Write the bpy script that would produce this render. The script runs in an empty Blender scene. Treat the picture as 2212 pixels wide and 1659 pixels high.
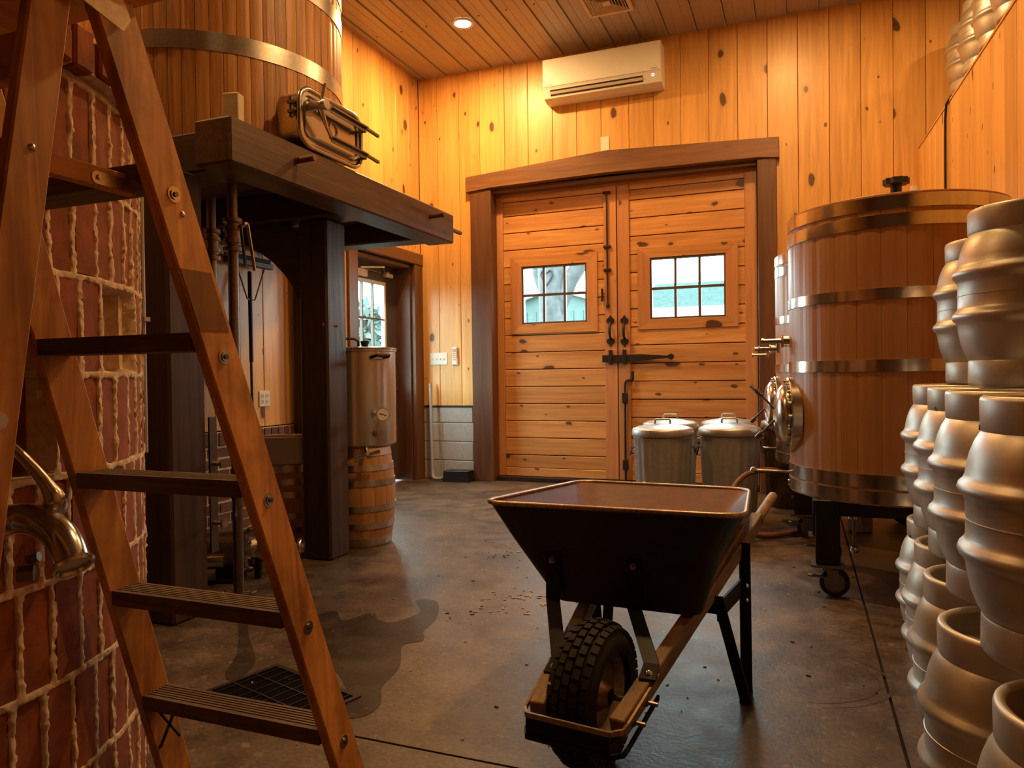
import bpy, bmesh, math, random
import numpy as np
from mathutils import Vector, Matrix
random.seed(7); rng = np.random.default_rng(7)
PI = math.pi
scene = bpy.context.scene
COL = scene.collection

# ---------------------------------------------------------------- camera
cam_d = bpy.data.cameras.new('camera'); cam = bpy.data.objects.new('camera', cam_d); COL.objects.link(cam)
cam_d.sensor_width = 36.0; cam_d.lens = 36.0 * 1590 / 2212; cam_d.clip_start = 0.02; cam_d.clip_end = 300
YAW, PITCH, ROLL = math.radians(21.4), math.radians(0.7), 0.013
fw = Vector((-math.sin(YAW) * math.cos(PITCH), math.cos(YAW) * math.cos(PITCH), -math.sin(PITCH)))
rt = Vector((math.cos(YAW), math.sin(YAW), 0)); up = rt.cross(fw)
r2 = math.cos(ROLL) * rt - math.sin(ROLL) * up; u2 = math.sin(ROLL) * rt + math.cos(ROLL) * up
m = Matrix((r2, u2, -fw)).transposed().to_4x4(); m.translation = Vector((0, 0, 1.1)); cam.matrix_world = m
scene.camera = cam
# ---------------------------------------------------------------- world, lamps, exposure
vs = scene.view_settings
vs.view_transform = 'Standard'; vs.look = 'None'; vs.exposure = 0.0; vs.gamma = 1.0; vs.use_curve_mapping = False
world = bpy.data.worlds.new('sky'); scene.world = world; world.use_nodes = True
bg = world.node_tree.nodes['Background']; bg.inputs[0].default_value = (0.80, 0.97, 1.0, 1); bg.inputs[1].default_value = 26.0
WARM = (1.0, 0.57, 0.21)
def lamp(name, loc, watts, rad=0.075, col=WARM):
    d = bpy.data.lights.new(name, 'AREA'); d.shape = 'DISK'; d.size = 2 * rad; d.energy = watts; d.color = col
    o = bpy.data.objects.new(name, d); o.location = loc; COL.objects.link(o); return o
LAMPS = [(-2.81, 6.07, 86), (-0.10, 5.75, 52), (-0.35, 3.40, 72), (-3.2, 2.35, 34), (1.95, 5.9, 24), (1.9, 2.6, 12), (-0.35, 0.4, 1.5)]
for i, (x, y, w) in enumerate(LAMPS):
    lamp('ceiling_lamp', (x, y, 4.268), w)
def portal(name, loc, rot, sx, sy):
    d = bpy.data.lights.new(name, 'AREA'); d.shape = 'RECTANGLE'; d.size = sx; d.size_y = sy; d.cycles.is_portal = True
    o = bpy.data.objects.new(name, d); o.location = loc; o.rotation_euler = rot; COL.objects.link(o)
portal('window_portal', (-2.34, 7.26, 1.92), (-PI / 2, 0, 0), 0.72, 0.62)
portal('window_portal', (-1.0, 7.26, 1.93), (-PI / 2, 0, 0), 0.73, 0.61)
portal('window_portal', (-4.1, 6.31, 1.5), (0, -PI / 2, 0), 1.15, 0.66)

# ---------------------------------------------------------------- materials
def nodes(name):
    mt = bpy.data.materials.new(name); mt.use_nodes = True
    nt = mt.node_tree; return mt, nt, nt.nodes['Principled BSDF']
def N(nt, t, **kw):
    n = nt.nodes.new(t)
    for k, v in kw.items(): setattr(n, k, v)
    return n
def L(nt, a, b): nt.links.new(a, b)
def ramp(nt, fac, stops):
    r = N(nt, 'ShaderNodeValToRGB'); e = r.color_ramp.elements
    while len(e) < len(stops): e.new(0.5)
    for i, (p, c) in enumerate(stops):
        e[i].position = p; e[i].color = (*c, 1) if len(c) == 3 else c
    L(nt, fac, r.inputs[0]); return r.outputs[0]
def coords(nt, rand=True, scale=(1, 1, 1)):
    tc = N(nt, 'ShaderNodeTexCoord'); mp = N(nt, 'ShaderNodeMapping')
    mp.inputs['Scale'].default_value = scale
    if rand:
        oi = N(nt, 'ShaderNodeObjectInfo'); ml = N(nt, 'ShaderNodeVectorMath', operation='MULTIPLY')
        cb = N(nt, 'ShaderNodeCombineXYZ'); 
        for i in range(3): L(nt, oi.outputs['Random'], cb.inputs[i])
        L(nt, cb.outputs[0], ml.inputs[0]); ml.inputs[1].default_value = (37.1, 53.7, 71.3)
        ad = N(nt, 'ShaderNodeVectorMath', operation='ADD'); L(nt, tc.outputs['Object'], ad.inputs[0]); L(nt, ml.outputs[0], ad.inputs[1])
        L(nt, ad.outputs[0], mp.inputs[0]); return mp.outputs[0], oi.outputs['Random'], ad.outputs[0]
    L(nt, tc.outputs['Object'], mp.inputs[0]); return mp.outputs[0], None, tc.outputs['Object']
def noise(nt, vec, scale, detail=3, rough=0.55, dist=0.0):
    n = N(nt, 'ShaderNodeTexNoise'); n.inputs['Scale'].default_value = scale; n.inputs['Detail'].default_value = detail
    n.inputs['Roughness'].default_value = rough; n.inputs['Distortion'].default_value = dist; L(nt, vec, n.inputs['Vector']); return n.outputs['Fac']
def mix(nt, fac, a, b, mode='MIX'):
    x = N(nt, 'ShaderNodeMix', data_type='RGBA', blend_type=mode)
    for s, v in ((x.inputs[0], fac), (x.inputs[6], a), (x.inputs[7], b)):
        if hasattr(v, 'is_output'): L(nt, v, s)
        elif isinstance(v, (int, float)): s.default_value = v
        else: s.default_value = (*v, 1)
    return x.outputs[2]
def math_(nt, op, a, b=0.5, clamp=False):
    x = N(nt, 'ShaderNodeMath', operation=op); x.use_clamp = clamp
    for s, v in ((x.inputs[0], a), (x.inputs[1], b)):
        if hasattr(v, 'is_output'): L(nt, v, s)
        else: s.default_value = v
    return x.outputs[0]
def bump(nt, bs, h, strength=0.2, dist=0.01):
    b = N(nt, 'ShaderNodeBump'); b.inputs['Strength'].default_value = strength; b.inputs['Distance'].default_value = dist
    L(nt, h, b.inputs['Height']); L(nt, b.outputs[0], bs.inputs['Normal'])

def wood(name, lo, hi, axis='z', knots=0.0, knot_col=(0.12, 0.035, 0.01), rough=0.5, var=0.25, grain=38, strength=0.15, dirt=0.0, stretch=0.06, coat=0.0, ks=3.4, nrm=None):
    mt, nt, bs = nodes(name)
    ax = 'xyz'.index(axis); sc = [1, 1, 1]; sc[ax] = stretch
    v, rnd, raw = coords(nt, True, sc)
    n1 = noise(nt, v, grain, 4, 0.6, 0.6); n2 = noise(nt, v, grain * 0.16, 2, 0.5, 0.4)
    g = math_(nt, 'ADD', math_(nt, 'MULTIPLY', n1, 0.55), math_(nt, 'MULTIPLY', n2, 0.45))
    c = ramp(nt, g, [(0.36, lo), (0.62, hi)])
    if knots > 0:
        k = [1, 1, 1]; k[ax] = 0.55
        if nrm: k['xyz'.index(nrm)] = 0.04
        mp = N(nt, 'ShaderNodeMapping'); mp.inputs['Scale'].default_value = k; L(nt, raw, mp.inputs[0])
        wob = N(nt, 'ShaderNodeTexNoise'); wob.inputs['Scale'].default_value = 9; L(nt, mp.outputs[0], wob.inputs['Vector'])
        wa = N(nt, 'ShaderNodeVectorMath', operation='MULTIPLY_ADD'); L(nt, wob.outputs['Color'], wa.inputs[0]); wa.inputs[1].default_value = (0.05,) * 3; L(nt, mp.outputs[0], wa.inputs[2])
        vo = N(nt, 'ShaderNodeTexVoronoi'); vo.inputs['Scale'].default_value = ks; L(nt, wa.outputs[0], vo.inputs['Vector'])
        sep = N(nt, 'ShaderNodeSeparateColor'); L(nt, vo.outputs['Color'], sep.inputs[0])
        size = math_(nt, 'MULTIPLY', math_(nt, 'MAXIMUM', math_(nt, 'SUBTRACT', sep.outputs[0], 0.22), 0.0), 0.185 * knots)
        core = math_(nt, 'DIVIDE', math_(nt, 'SUBTRACT', size, vo.outputs['Distance']), 0.035, True)
        halo = math_(nt, 'DIVIDE', math_(nt, 'SUBTRACT', math_(nt, 'ADD', size, 0.10), vo.outputs['Distance']), 0.22, True)
        c = mix(nt, math_(nt, 'MULTIPLY', halo, 0.45), c, tuple(x * 0.55 for x in lo))
        c = mix(nt, math_(nt, 'MULTIPLY', core, 0.92), c, knot_col)
        v2 = N(nt, 'ShaderNodeTexVoronoi'); v2.inputs['Scale'].default_value = ks * 1.9; L(nt, wa.outputs[0], v2.inputs['Vector'])
        s2 = N(nt, 'ShaderNodeSeparateColor'); L(nt, v2.outputs['Color'], s2.inputs[0])
        pin = math_(nt, 'DIVIDE', math_(nt, 'SUBTRACT', math_(nt, 'MULTIPLY', math_(nt, 'SUBTRACT', s2.outputs[0], 0.30), 0.15 * knots), v2.outputs['Distance']), 0.03, True)
        c = mix(nt, math_(nt, 'MULTIPLY', pin, 0.85), c, knot_col)
    hv = N(nt, 'ShaderNodeHueSaturation'); hv.inputs['Hue'].default_value = 0.5
    L(nt, math_(nt, 'ADD', math_(nt, 'MULTIPLY', math_(nt, 'SUBTRACT', rnd, 0.5), 2 * var), 1.0), hv.inputs['Value']); L(nt, c, hv.inputs['Color'])
    c = hv.outputs[0]
    if dirt > 0:
        d = ramp(nt, noise(nt, raw, 5, 4, 0.65), [(0.45, (0, 0, 0)), (0.7, (1, 1, 1))])
        c = mix(nt, math_(nt, 'MULTIPLY', d, dirt), c, tuple(x * 0.35 for x in lo))
    L(nt, c, bs.inputs['Base Color']); bs.inputs['Roughness'].default_value = rough
    bs.inputs['Coat Weight'].default_value = coat; bs.inputs['Coat Roughness'].default_value = 0.3
    bump(nt, bs, n1, strength, 0.004)
    return mt
def plain(name, col, rough=0.5, metal=0.0, var=0.0, nscale=12, bumpy=0.0, spec=0.5, coat=0.0):
    mt, nt, bs = nodes(name)
    bs.inputs['Roughness'].default_value = rough; bs.inputs['Metallic'].default_value = metal; bs.inputs['Specular IOR Level'].default_value = spec
    bs.inputs['Coat Weight'].default_value = coat
    v, rnd, raw = coords(nt, True)
    n = noise(nt, v, nscale, 4, 0.6)
    L(nt, ramp(nt, n, [(0.3, tuple(max(0, x * (1 - var)) for x in col)), (0.7, tuple(min(1, x * (1 + var)) for x in col))]), bs.inputs['Base Color'])
    if bumpy: bump(nt, bs, n, bumpy, 0.004)
    return mt
def metal(name, col, rough, var=0.12, brush='z', dirt=0.0, dirt_col=(0.12, 0.06, 0.03), bscale=60, spangle=False, rvar=0.14, mv=1.0):
    mt, nt, bs = nodes(name); bs.inputs['Metallic'].default_value = mv
    sc = [1, 1, 1]
    if brush: sc['xyz'.index(brush)] = 0.04
    v, rnd, raw = coords(nt, True, sc)
    n = noise(nt, v, bscale, 3, 0.6)
    c = ramp(nt, n, [(0.3, tuple(x * (1 - var) for x in col)), (0.7, tuple(min(1, x * (1 + var)) for x in col))])
    if spangle:
        vo = N(nt, 'ShaderNodeTexVoronoi'); vo.inputs['Scale'].default_value = 45; L(nt, raw, vo.inputs['Vector'])
        sp = N(nt, 'ShaderNodeSeparateColor'); L(nt, vo.outputs['Color'], sp.inputs[0])
        c = mix(nt, math_(nt, 'MULTIPLY', sp.outputs[0], 0.25), c, tuple(x * 0.5 for x in col))
    d = noise(nt, raw, 7, 5, 0.7)
    if dirt: 
        df = ramp(nt, d, [(0.52, (0, 0, 0)), (0.75, (1, 1, 1))])
        c = mix(nt, math_(nt, 'MULTIPLY', df, dirt), c, dirt_col)
    L(nt, c, bs.inputs['Base Color'])
    L(nt, math_(nt, 'ADD', math_(nt, 'MULTIPLY', d, rvar), rough - rvar / 2), bs.inputs['Roughness'])
    bump(nt, bs, n, 0.05, 0.002)
    return mt
def emit(name, col, s):
    mt, nt, bs = nodes(name); bs.inputs['Base Color'].default_value = (*col, 1)
    bs.inputs['Emission Color'].default_value = (*col, 1); bs.inputs['Emission Strength'].default_value = s; return mt
def glass(name):
    mt, nt, bs = nodes(name); nt.nodes.remove(bs)
    fr = N(nt, 'ShaderNodeFresnel'); ge = N(nt, 'ShaderNodeNewGeometry')
    L(nt, math_(nt, 'ADD', math_(nt, 'MULTIPLY', ge.outputs['Backfacing'], 1 / 1.45 - 1.45), 1.45), fr.inputs[0])
    tr = N(nt, 'ShaderNodeBsdfTransparent'); tr.inputs[0].default_value = (0.90, 0.96, 0.95, 1)
    gl = N(nt, 'ShaderNodeBsdfGlossy'); gl.inputs['Roughness'].default_value = 0.03
    mx = N(nt, 'ShaderNodeMixShader'); L(nt, fr.outputs[0], mx.inputs[0]); L(nt, tr.outputs[0], mx.inputs[1]); L(nt, gl.outputs[0], mx.inputs[2])
    L(nt, mx.outputs[0], nt.nodes['Material Output'].inputs[0]); return mt
def concrete(name, dark=1.0, rough=0.5):
    mt, nt, bs = nodes(name)
    tc = N(nt, 'ShaderNodeTexCoord'); g = N(nt, 'ShaderNodeNewGeometry'); v = g.outputs['Position']
    a = noise(nt, v, 1.1, 5, 0.6); b = noise(nt, v, 6, 6, 0.7); s = noise(nt, v, 60, 3, 0.6)
    k = math_(nt, 'ADD', math_(nt, 'MULTIPLY', a, 0.42), math_(nt, 'ADD', math_(nt, 'MULTIPLY', b, 0.36), math_(nt, 'MULTIPLY', s, 0.22)))
    c = ramp(nt, k, [(0.40, tuple(x * dark for x in (0.038, 0.023, 0.014))), (0.50, tuple(x * dark for x in (0.105, 0.069, 0.047))), (0.60, tuple(x * dark for x in (0.20, 0.142, 0.104)))])
    sp = ramp(nt, noise(nt, v, 26, 2, 0.5), [(0.64, (0, 0, 0)), (0.70, (1, 1, 1))])
    c = mix(nt, math_(nt, 'MULTIPLY', sp, 0.35), c, tuple(x * dark for x in (0.34, 0.27, 0.20)))
    L(nt, c, bs.inputs['Base Color'])
    L(nt, math_(nt, 'ADD', math_(nt, 'MULTIPLY', b, 0.35), rough - 0.17), bs.inputs['Roughness'])
    bump(nt, bs, math_(nt, 'ADD', b, math_(nt, 'MULTIPLY', s, 0.5)), 0.3 if dark > 0.8 else 0.05, 0.01)
    return mt
M = {}
M['pine'] = wood('knotty_pine_vertical', (0.58, 0.285, 0.075), (0.82, 0.45, 0.135), 'z', 1.3, (0.085, 0.026, 0.008), 0.42, 0.10, 34, 0.08, 0, 0.05, 0.15, 4.8, 'y')
M['pine_l'] = wood('knotty_pine_side', (0.58, 0.285, 0.075), (0.82, 0.45, 0.135), 'z', 1.3, (0.085, 0.026, 0.008), 0.42, 0.10, 34, 0.08, 0, 0.05, 0.15, 4.8, 'x')
M['pine_h'] = wood('stained_pine_horizontal', (0.47, 0.19, 0.06), (0.72, 0.36, 0.125), 'x', 1.9, (0.085, 0.03, 0.012), 0.4, 0.10, 34, 0.08, 0, 0.05, 0.2, 5.4, 'y')
M['pine_stile'] = wood('stained_pine_stile', (0.44, 0.18, 0.07), (0.60, 0.27, 0.105), 'z', 0.7, (0.09, 0.03, 0.012), 0.42, 0.08, 34, 0.08, 0, 0.05, 0.2, 5.4, 'y')
M['casing'] = wood('dark_stained_casing', (0.085, 0.034, 0.016), (0.17, 0.07, 0.03), 'z', 0.6, (0.03, 0.012, 0.006), 0.45, 0.12, 30, 0.15)
M['casing_x'] = wood('dark_stained_header', (0.13, 0.055, 0.025), (0.24, 0.105, 0.045), 'x', 0.8, (0.03, 0.012, 0.006), 0.45, 0.12, 30, 0.15)
M['casing_y'] = wood('dark_stained_header_side', (0.12, 0.05, 0.02), (0.2, 0.085, 0.035), 'y', 0.5, (0.03, 0.012, 0.006), 0.45, 0.12, 30, 0.15)
M['timber_x'] = wood('dark_timber_x', (0.022, 0.012, 0.009), (0.075, 0.042, 0.028), 'x', 0.5, (0.01, 0.006, 0.004), 0.5, 0.1, 22, 0.5, 0.3)
M['timber_y'] = wood('dark_timber_y', (0.055, 0.025, 0.012), (0.165, 0.078, 0.038), 'y', 0.6, (0.015, 0.008, 0.004), 0.5, 0.1, 22, 0.5, 0.3)
M['timber_z'] = wood('dark_timber_z', (0.022, 0.012, 0.010), (0.075, 0.038, 0.027), 'z', 0.5, (0.01, 0.006, 0.004), 0.45, 0.1, 22, 0.6, 0.3)
M['peg'] = wood('timber_peg', (0.16, 0.055, 0.02), (0.26, 0.10, 0.04), 'x', 0, rough=0.5)
M['ladder'] = wood('ladder_fir', (0.33, 0.115, 0.026), (0.86, 0.42, 0.125), 'z', 0.25, (0.14, 0.05, 0.015), 0.5, 0.10, 30, 0.15, 0.55, 0.05, 0.1)
M['ladder_y'] = wood('ladder_fir_side', (0.50, 0.205, 0.05), (0.80, 0.39, 0.115), 'y', 0.25, rough=0.5, var=0.1, grain=26, dirt=0.3)
M['scarred'] = wood('scarred_fir', (0.16, 0.065, 0.022), (0.34, 0.15, 0.05), 'z', 0, rough=0.7, var=0.05, grain=30, dirt=0.5)
M['tread'] = wood('worn_tread', (0.085, 0.05, 0.03), (0.22, 0.14, 0.085), 'x', 0, rough=0.65, var=0.1, grain=60, strength=0.3, dirt=0.5)
M['vat'] = wood('oak_stave_open_grain', (0.30, 0.115, 0.030), (0.66, 0.32, 0.10), 'z', 0, rough=0.45, var=0.13, grain=70, strength=0.15, stretch=0.035)
M['tank'] = wood('oak_stave_smooth', (0.36, 0.155, 0.055), (0.46, 0.215, 0.08), 'z', 0, rough=0.40, var=0.03, grain=50, strength=0.05, stretch=0.05, coat=0.15)
M['barrel'] = wood('barrel_oak', (0.36, 0.17, 0.065), (0.56, 0.29, 0.12), 'z', 0, rough=0.5, var=0.08, grain=45, dirt=0.2)
M['handle'] = wood('weathered_ash', (0.14, 0.075, 0.035), (0.38, 0.24, 0.12), 'y', 0, rough=0.5, var=0.05, grain=40, strength=0.4, dirt=0.4)
M['brick'] = plain('red_brick', (0.24, 0.060, 0.014), 0.85, 0, 0.35, 14, 0.5)
M['brick_dark'] = plain('wainscot_brick', (0.14, 0.055, 0.028), 0.8, 0, 0.35, 14, 0.4)
M['mortar'] = plain('rough_mortar', (0.62, 0.46, 0.31), 0.95, 0, 0.22, 45, 0.8)
M['dark_core'] = plain('dark_core_brick', (0.05, 0.016, 0.008), 0.9, 0, 0.4, 14, 0.4)  # even dark brown for the furnace core
M['cmu'] = plain('painted_block', (0.42, 0.40, 0.38), 0.75, 0, 0.10, 30, 0.5)
M['floor'] = concrete('stained_concrete', 0.92, 0.44)
M['wet'] = concrete('wet_concrete', 0.40, 0.40); M['wet'].node_tree.nodes['Principled BSDF'].inputs['Specular IOR Level'].default_value = 0.22
M['joint'] = plain('joint_dirt', (0.02, 0.013, 0.008), 0.9); M['pit_shade'] = plain('painted_pit_shade', (0.004, 0.003, 0.003), 0.95, spec=0.05)  # second colour: near-black painted as the shade down the drain
M['ceil'] = plain('liner_panel', (0.40, 0.33, 0.27), 0.34, 0.0, 0.05, 5, 0.0)
M['band'] = metal('galvanized_band', (0.62, 0.56, 0.50), 0.32, 0.12, None, 0.35, (0.28, 0.16, 0.08))
M['hoop'] = metal('polished_hoop', (0.66, 0.63, 0.58), 0.16, 0.04, None)
M['steel'] = metal('stainless', (0.62, 0.58, 0.54), 0.22, 0.06, None)
M['brushed'] = metal('brushed_stainless', (0.58, 0.54, 0.49), 0.24, 0.07, 'z', 0, bscale=40, rvar=0.03, mv=0.85)
M['keg'] = metal('keg_steel', (0.60, 0.56, 0.51), 0.42, 0.05, None, 0.40, (0.30, 0.22, 0.15), 20, mv=0.72)
M['keg_rim'] = metal('keg_chime_steel', (0.60, 0.56, 0.51), 0.42, 0.05, None, 0.40, (0.27, 0.19, 0.13), 20, mv=0.5)
M['galv'] = metal('galvanized_can', (0.50, 0.50, 0.49), 0.38, 0.08, 'z', 0.25, (0.22, 0.19, 0.16), 30, True, mv=0.55)
M['galv_lid'] = metal('galvanized_lid', (0.55, 0.53, 0.50), 0.46, 0.06, None, 0.2, (0.3, 0.27, 0.24), 30, True)
M['rustcan'] = plain('brown_can', (0.09, 0.05, 0.032), 0.5, 0.3, 0.25, 8)
M['darksteel'] = metal('dull_steel', (0.20, 0.17, 0.15), 0.38, 0.15, None, 0.3)
M['black'] = plain('black_paint', (0.008, 0.006, 0.006), 0.42, 0, 0.3, 20, 0.05, spec=0.25)
M['tray_out'] = plain('tray_black', (0.011, 0.008, 0.009), 0.36, 0.0, 0.4, 9, 0.08)
M['tray_in'] = plain('tray_red_inside', (0.10, 0.015, 0.012), 0.5, 0.0, 0.35, 22, 0.12)
M['tray_rim'] = metal('worn_rim', (0.42, 0.30, 0.20), 0.4, 0.3, None, 0.5)
M['iron'] = plain('wrought_iron', (0.035, 0.024, 0.020), 0.5, 0.5, 0.2, 20, 0.1)
M['rubber'] = plain('tyre_rubber', (0.018, 0.013, 0.010), 0.72, 0, 0.5, 40, 0.4)
M['plastic'] = plain('black_plastic', (0.014, 0.012, 0.012), 0.4)
M['white'] = plain('white_plastic', (0.78, 0.74, 0.66), 0.4, 0, 0.02)
M['ac_white'] = plain('ac_white', (0.80, 0.78, 0.72), 0.35, 0, 0.02)
M['ac_dark'] = plain('ac_slot', (0.03, 0.02, 0.015), 0.5)
M['grey_paint'] = plain('dark_grey_door', (0.075, 0.062, 0.060), 0.42, 0, 0.08, 8)
M['white_frame'] = plain('white_lite_frame', (0.70, 0.70, 0.68), 0.4)
M['muntin'] = plain('muntin_brown', (0.10, 0.06, 0.04), 0.45)
M['pvc'] = plain('grey_conduit', (0.38, 0.35, 0.33), 0.45)
M['copper'] = plain('rubber_hose', (0.16, 0.06, 0.03), 0.5)
M['beige'] = plain('painted_block_beige', (0.66, 0.56, 0.40), 0.5, 0, 0.10)
M['glass'] = glass('window_glass')
M['lamp'] = emit('lamp_lens', (1.0, 0.86, 0.62), 14)
M['dial'] = plain('gauge_dial', (0.85, 0.82, 0.74), 0.4, 0, 0.02)
M['bark'] = plain('oak_bark', (0.042, 0.043, 0.045), 0.9, 0, 0.4, 10, 0.5)
M['carved'] = plain('carved_wood', (0.006, 0.006, 0.006), 0.9)
M['siding'] = plain('green_metal_siding', (0.030, 0.056, 0.053), 0.6, 0, 0.1, 5)
M['roofing'] = plain('green_shingle', (0.029, 0.055, 0.052), 0.8, 0, 0.25, 9)
M['fascia'] = plain('white_fascia', (0.22, 0.22, 0.22), 0.6)
M['leaf'] = plain('dark_foliage', (0.028, 0.056, 0.050), 0.8, 0, 0.4, 6)
M['grass'] = plain('grass', (0.020, 0.040, 0.022), 0.9, 0, 0.3, 3)
M['chip'] = plain('wood_chip', (0.55, 0.38, 0.22), 0.8)
M['led'] = emit('status_led', (0.75, 0.9, 1.0), 1.2)

# ---------------------------------------------------------------- mesh helpers
class MB:
    def __init__(s): s.v = []; s.f = []
    def add(s, vs, fs):
        o = len(s.v); s.v += [tuple(p) for p in vs]; s.f += [tuple(i + o for i in q) for q in fs]; return s
    def hex(s, p):   # 4 bottom (ccw), 4 top
        return s.add(p, [(3, 2, 1, 0), (4, 5, 6, 7), (0, 1, 5, 4), (1, 2, 6, 5), (2, 3, 7, 6), (3, 0, 4, 7)])
    def box(s, a, b):
        (x0, y0, z0), (x1, y1, z1) = a, b
        return s.hex([(x0, y0, z0), (x1, y0, z0), (x1, y1, z0), (x0, y1, z0), (x0, y0, z1), (x1, y0, z1), (x1, y1, z1), (x0, y1, z1)])
    def obox(s, c, dx, dy, dz):  # centre + half vectors
        c, dx, dy, dz = map(Vector, (c, dx, dy, dz))
        return s.hex([c - dx - dy - dz, c + dx - dy - dz, c + dx + dy - dz, c - dx + dy - dz, c - dx - dy + dz, c + dx - dy + dz, c + dx + dy + dz, c - dx + dy + dz])
    def bar(s, p0, p1, u, v):    # sheared bar with half vectors u, v as its cross-section
        p0, p1, u, v = map(Vector, (p0, p1, u, v))
        return s.hex([p0 - u - v, p0 + u - v, p0 + u + v, p0 - u + v, p1 - u - v, p1 + u - v, p1 + u + v, p1 - u + v])
    def cyl(s, p0, p1, r0, r1=None, n=16, caps=True):
        r1 = r0 if r1 is None else r1; p0, p1 = Vector(p0), Vector(p1); d = (p1 - p0).normalized()
        a = d.orthogonal().normalized(); b = d.cross(a); o = len(s.v)
        for p, r in ((p0, r0), (p1, r1)):
            for i in range(n):
                t = 2 * PI * i / n; s.v.append(tuple(p + a * (r * math.cos(t)) + b * (r * math.sin(t))))
        for i in range(n): s.f.append((o + i, o + (i + 1) % n, o + n + (i + 1) % n, o + n + i))
        if caps: s.f.append(tuple(o + n - 1 - i for i in range(n))); s.f.append(tuple(o + n + i for i in range(n)))
        return s
    def lathe(s, prof, c=(0, 0, 0), n=32, axis=None, closed=False, a0=0, a1=2 * PI):
        c = Vector(c); ax = Vector(axis or (0, 0, 1)).normalized()
        if abs(ax.z) > 0.999: a, b = Vector((1, 0, 0)), Vector((0, 1 if ax.z > 0 else -1, 0))
        else: a = Vector((0, 0, 1)).cross(ax).normalized(); b = ax.cross(a)
        full = abs(a1 - a0 - 2 * PI) < 1e-6; m = n if full else n + 1; o = len(s.v); k = len(prof)
        for i in range(m):
            t = a0 + (a1 - a0) * i / n; e = a * math.cos(t) + b * math.sin(t)
            for r, z in prof: s.v.append(tuple(c + e * r + ax * z))
        for i in range(n):
            j = (i + 1) % m
            for q in range(k if closed else k - 1):
                w = (q + 1) % k
                s.f.append((o + i * k + q, o + j * k + q, o + j * k + w, o + i * k + w))
        return s
    def tube(s, pts, r, n=8, caps=True):
        pts = [Vector(p) for p in pts]; o = len(s.v); m = len(pts); prev = None
        for i, p in enumerate(pts):
            d = ((pts[min(i + 1, m - 1)] - pts[max(i - 1, 0)])).normalized()
            if prev is None: a = d.orthogonal().normalized()
            else: a = (prev - d * prev.dot(d)).normalized()
            prev = a; b = d.cross(a); rr = r[i] if isinstance(r, (list, tuple)) else r
            for j in range(n):
                t = 2 * PI * j / n; s.v.append(tuple(p + a * (rr * math.cos(t)) + b * (rr * math.sin(t))))
        for i in range(m - 1):
            for j in range(n):
                k = (j + 1) % n; s.f.append((o + i * n + j, o + i * n + k, o + (i + 1) * n + k, o + (i + 1) * n + j))
        if caps: s.f.append(tuple(o + n - 1 - j for j in range(n))); s.f.append(tuple(o + (m - 1) * n + j for j in range(n)))
        return s
    def prism(s, poly, fn, d0, d1):   # poly of (u,v), fn(u,v,d)->xyz
        n = len(poly); o = len(s.v)
        for d in (d0, d1):
            for u, v in poly: s.v.append(tuple(fn(u, v, d)))
        s.f.append(tuple(o + n - 1 - i for i in range(n))); s.f.append(tuple(o + n + i for i in range(n)))
        for i in range(n): s.f.append((o + i, o + (i + 1) % n, o + n + (i + 1) % n, o + n + i))
        return s
    def ring(s, outer, inner, fn, d0, d1):   # frame between two polygons with the same count
        n = len(outer); o = len(s.v)
        for d in (d0, d1):
            for pl in (outer, inner):
                for u, v in pl: s.v.append(tuple(fn(u, v, d)))
        for i in range(n):
            j = (i + 1) % n
            s.f += [(o + i, o + j, o + n + j, o + n + i), (o + 2 * n + j, o + 2 * n + i, o + 3 * n + i, o + 3 * n + j),
                    (o + i, o + 2 * n + i, o + 2 * n + j, o + j), (o + n + j, o + 3 * n + j, o + 3 * n + i, o + n + i)]
        return s
def cat(pts, k=6):
    pts = [Vector(p) for p in pts]; out = []; n = len(pts)
    for i in range(n - 1):
        a, b, c, d = pts[max(i - 1, 0)], pts[i], pts[i + 1], pts[min(i + 2, n - 1)]
        for j in range(k):
            t = j / k; out.append(.5 * (2 * b + (c - a) * t + (2 * a - 5 * b + 4 * c - d) * t * t + (3 * b - a - 3 * c + d) * t ** 3))
    return out + [pts[-1]]
XZ = lambda u, v, d: (u, d, v)
YZ = lambda u, v, d: (d, u, v)
XY = lambda u, v, d: (u, v, d)
INV = {}
def make(name, mb, mat, parent=None, bevel=0.0, smooth=None, world=False, seg=1):
    me = bpy.data.meshes.new(name)
    vv = mb.v
    if world and parent is not None:
        im = INV[parent.name]; vv = [tuple(im @ Vector(p)) for p in vv]
    me.from_pydata(vv, [], mb.f)
    bm = bmesh.new(); bm.from_mesh(me)
    bmesh.ops.recalc_face_normals(bm, faces=bm.faces)
    if bevel: bmesh.ops.bevel(bm, geom=list(bm.edges), offset=bevel, segments=seg, profile=0.5, affect='EDGES', clamp_overlap=True)
    bm.to_mesh(me); bm.free()
    if smooth is not None:
        me.polygons.foreach_set('use_smooth', [True] * len(me.polygons)); me.set_sharp_from_angle(angle=math.radians(smooth))
    me.materials.append(M[mat] if isinstance(mat, str) else mat)
    o = bpy.data.objects.new(name, me); COL.objects.link(o)
    if parent is not None:
        o.parent = parent; INV[o.name] = INV[parent.name]
    else: INV[o.name] = Matrix.Identity(4)
    return o
def thing(name, label, cat, loc=(0, 0, 0), rotz=0.0, group=None, kind=None):
    o = bpy.data.objects.new(name, None); o.empty_display_size = 0.05; COL.objects.link(o)
    o.location = loc; o.rotation_euler = (0, 0, rotz)
    INV[o.name] = (Matrix.Translation(Vector(loc)) @ Matrix.Rotation(rotz, 4, 'Z')).inverted()
    if label: o['label'] = label
    if cat: o['category'] = cat
    if group: o['group'] = group
    if kind: o['kind'] = kind
    return o
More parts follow.
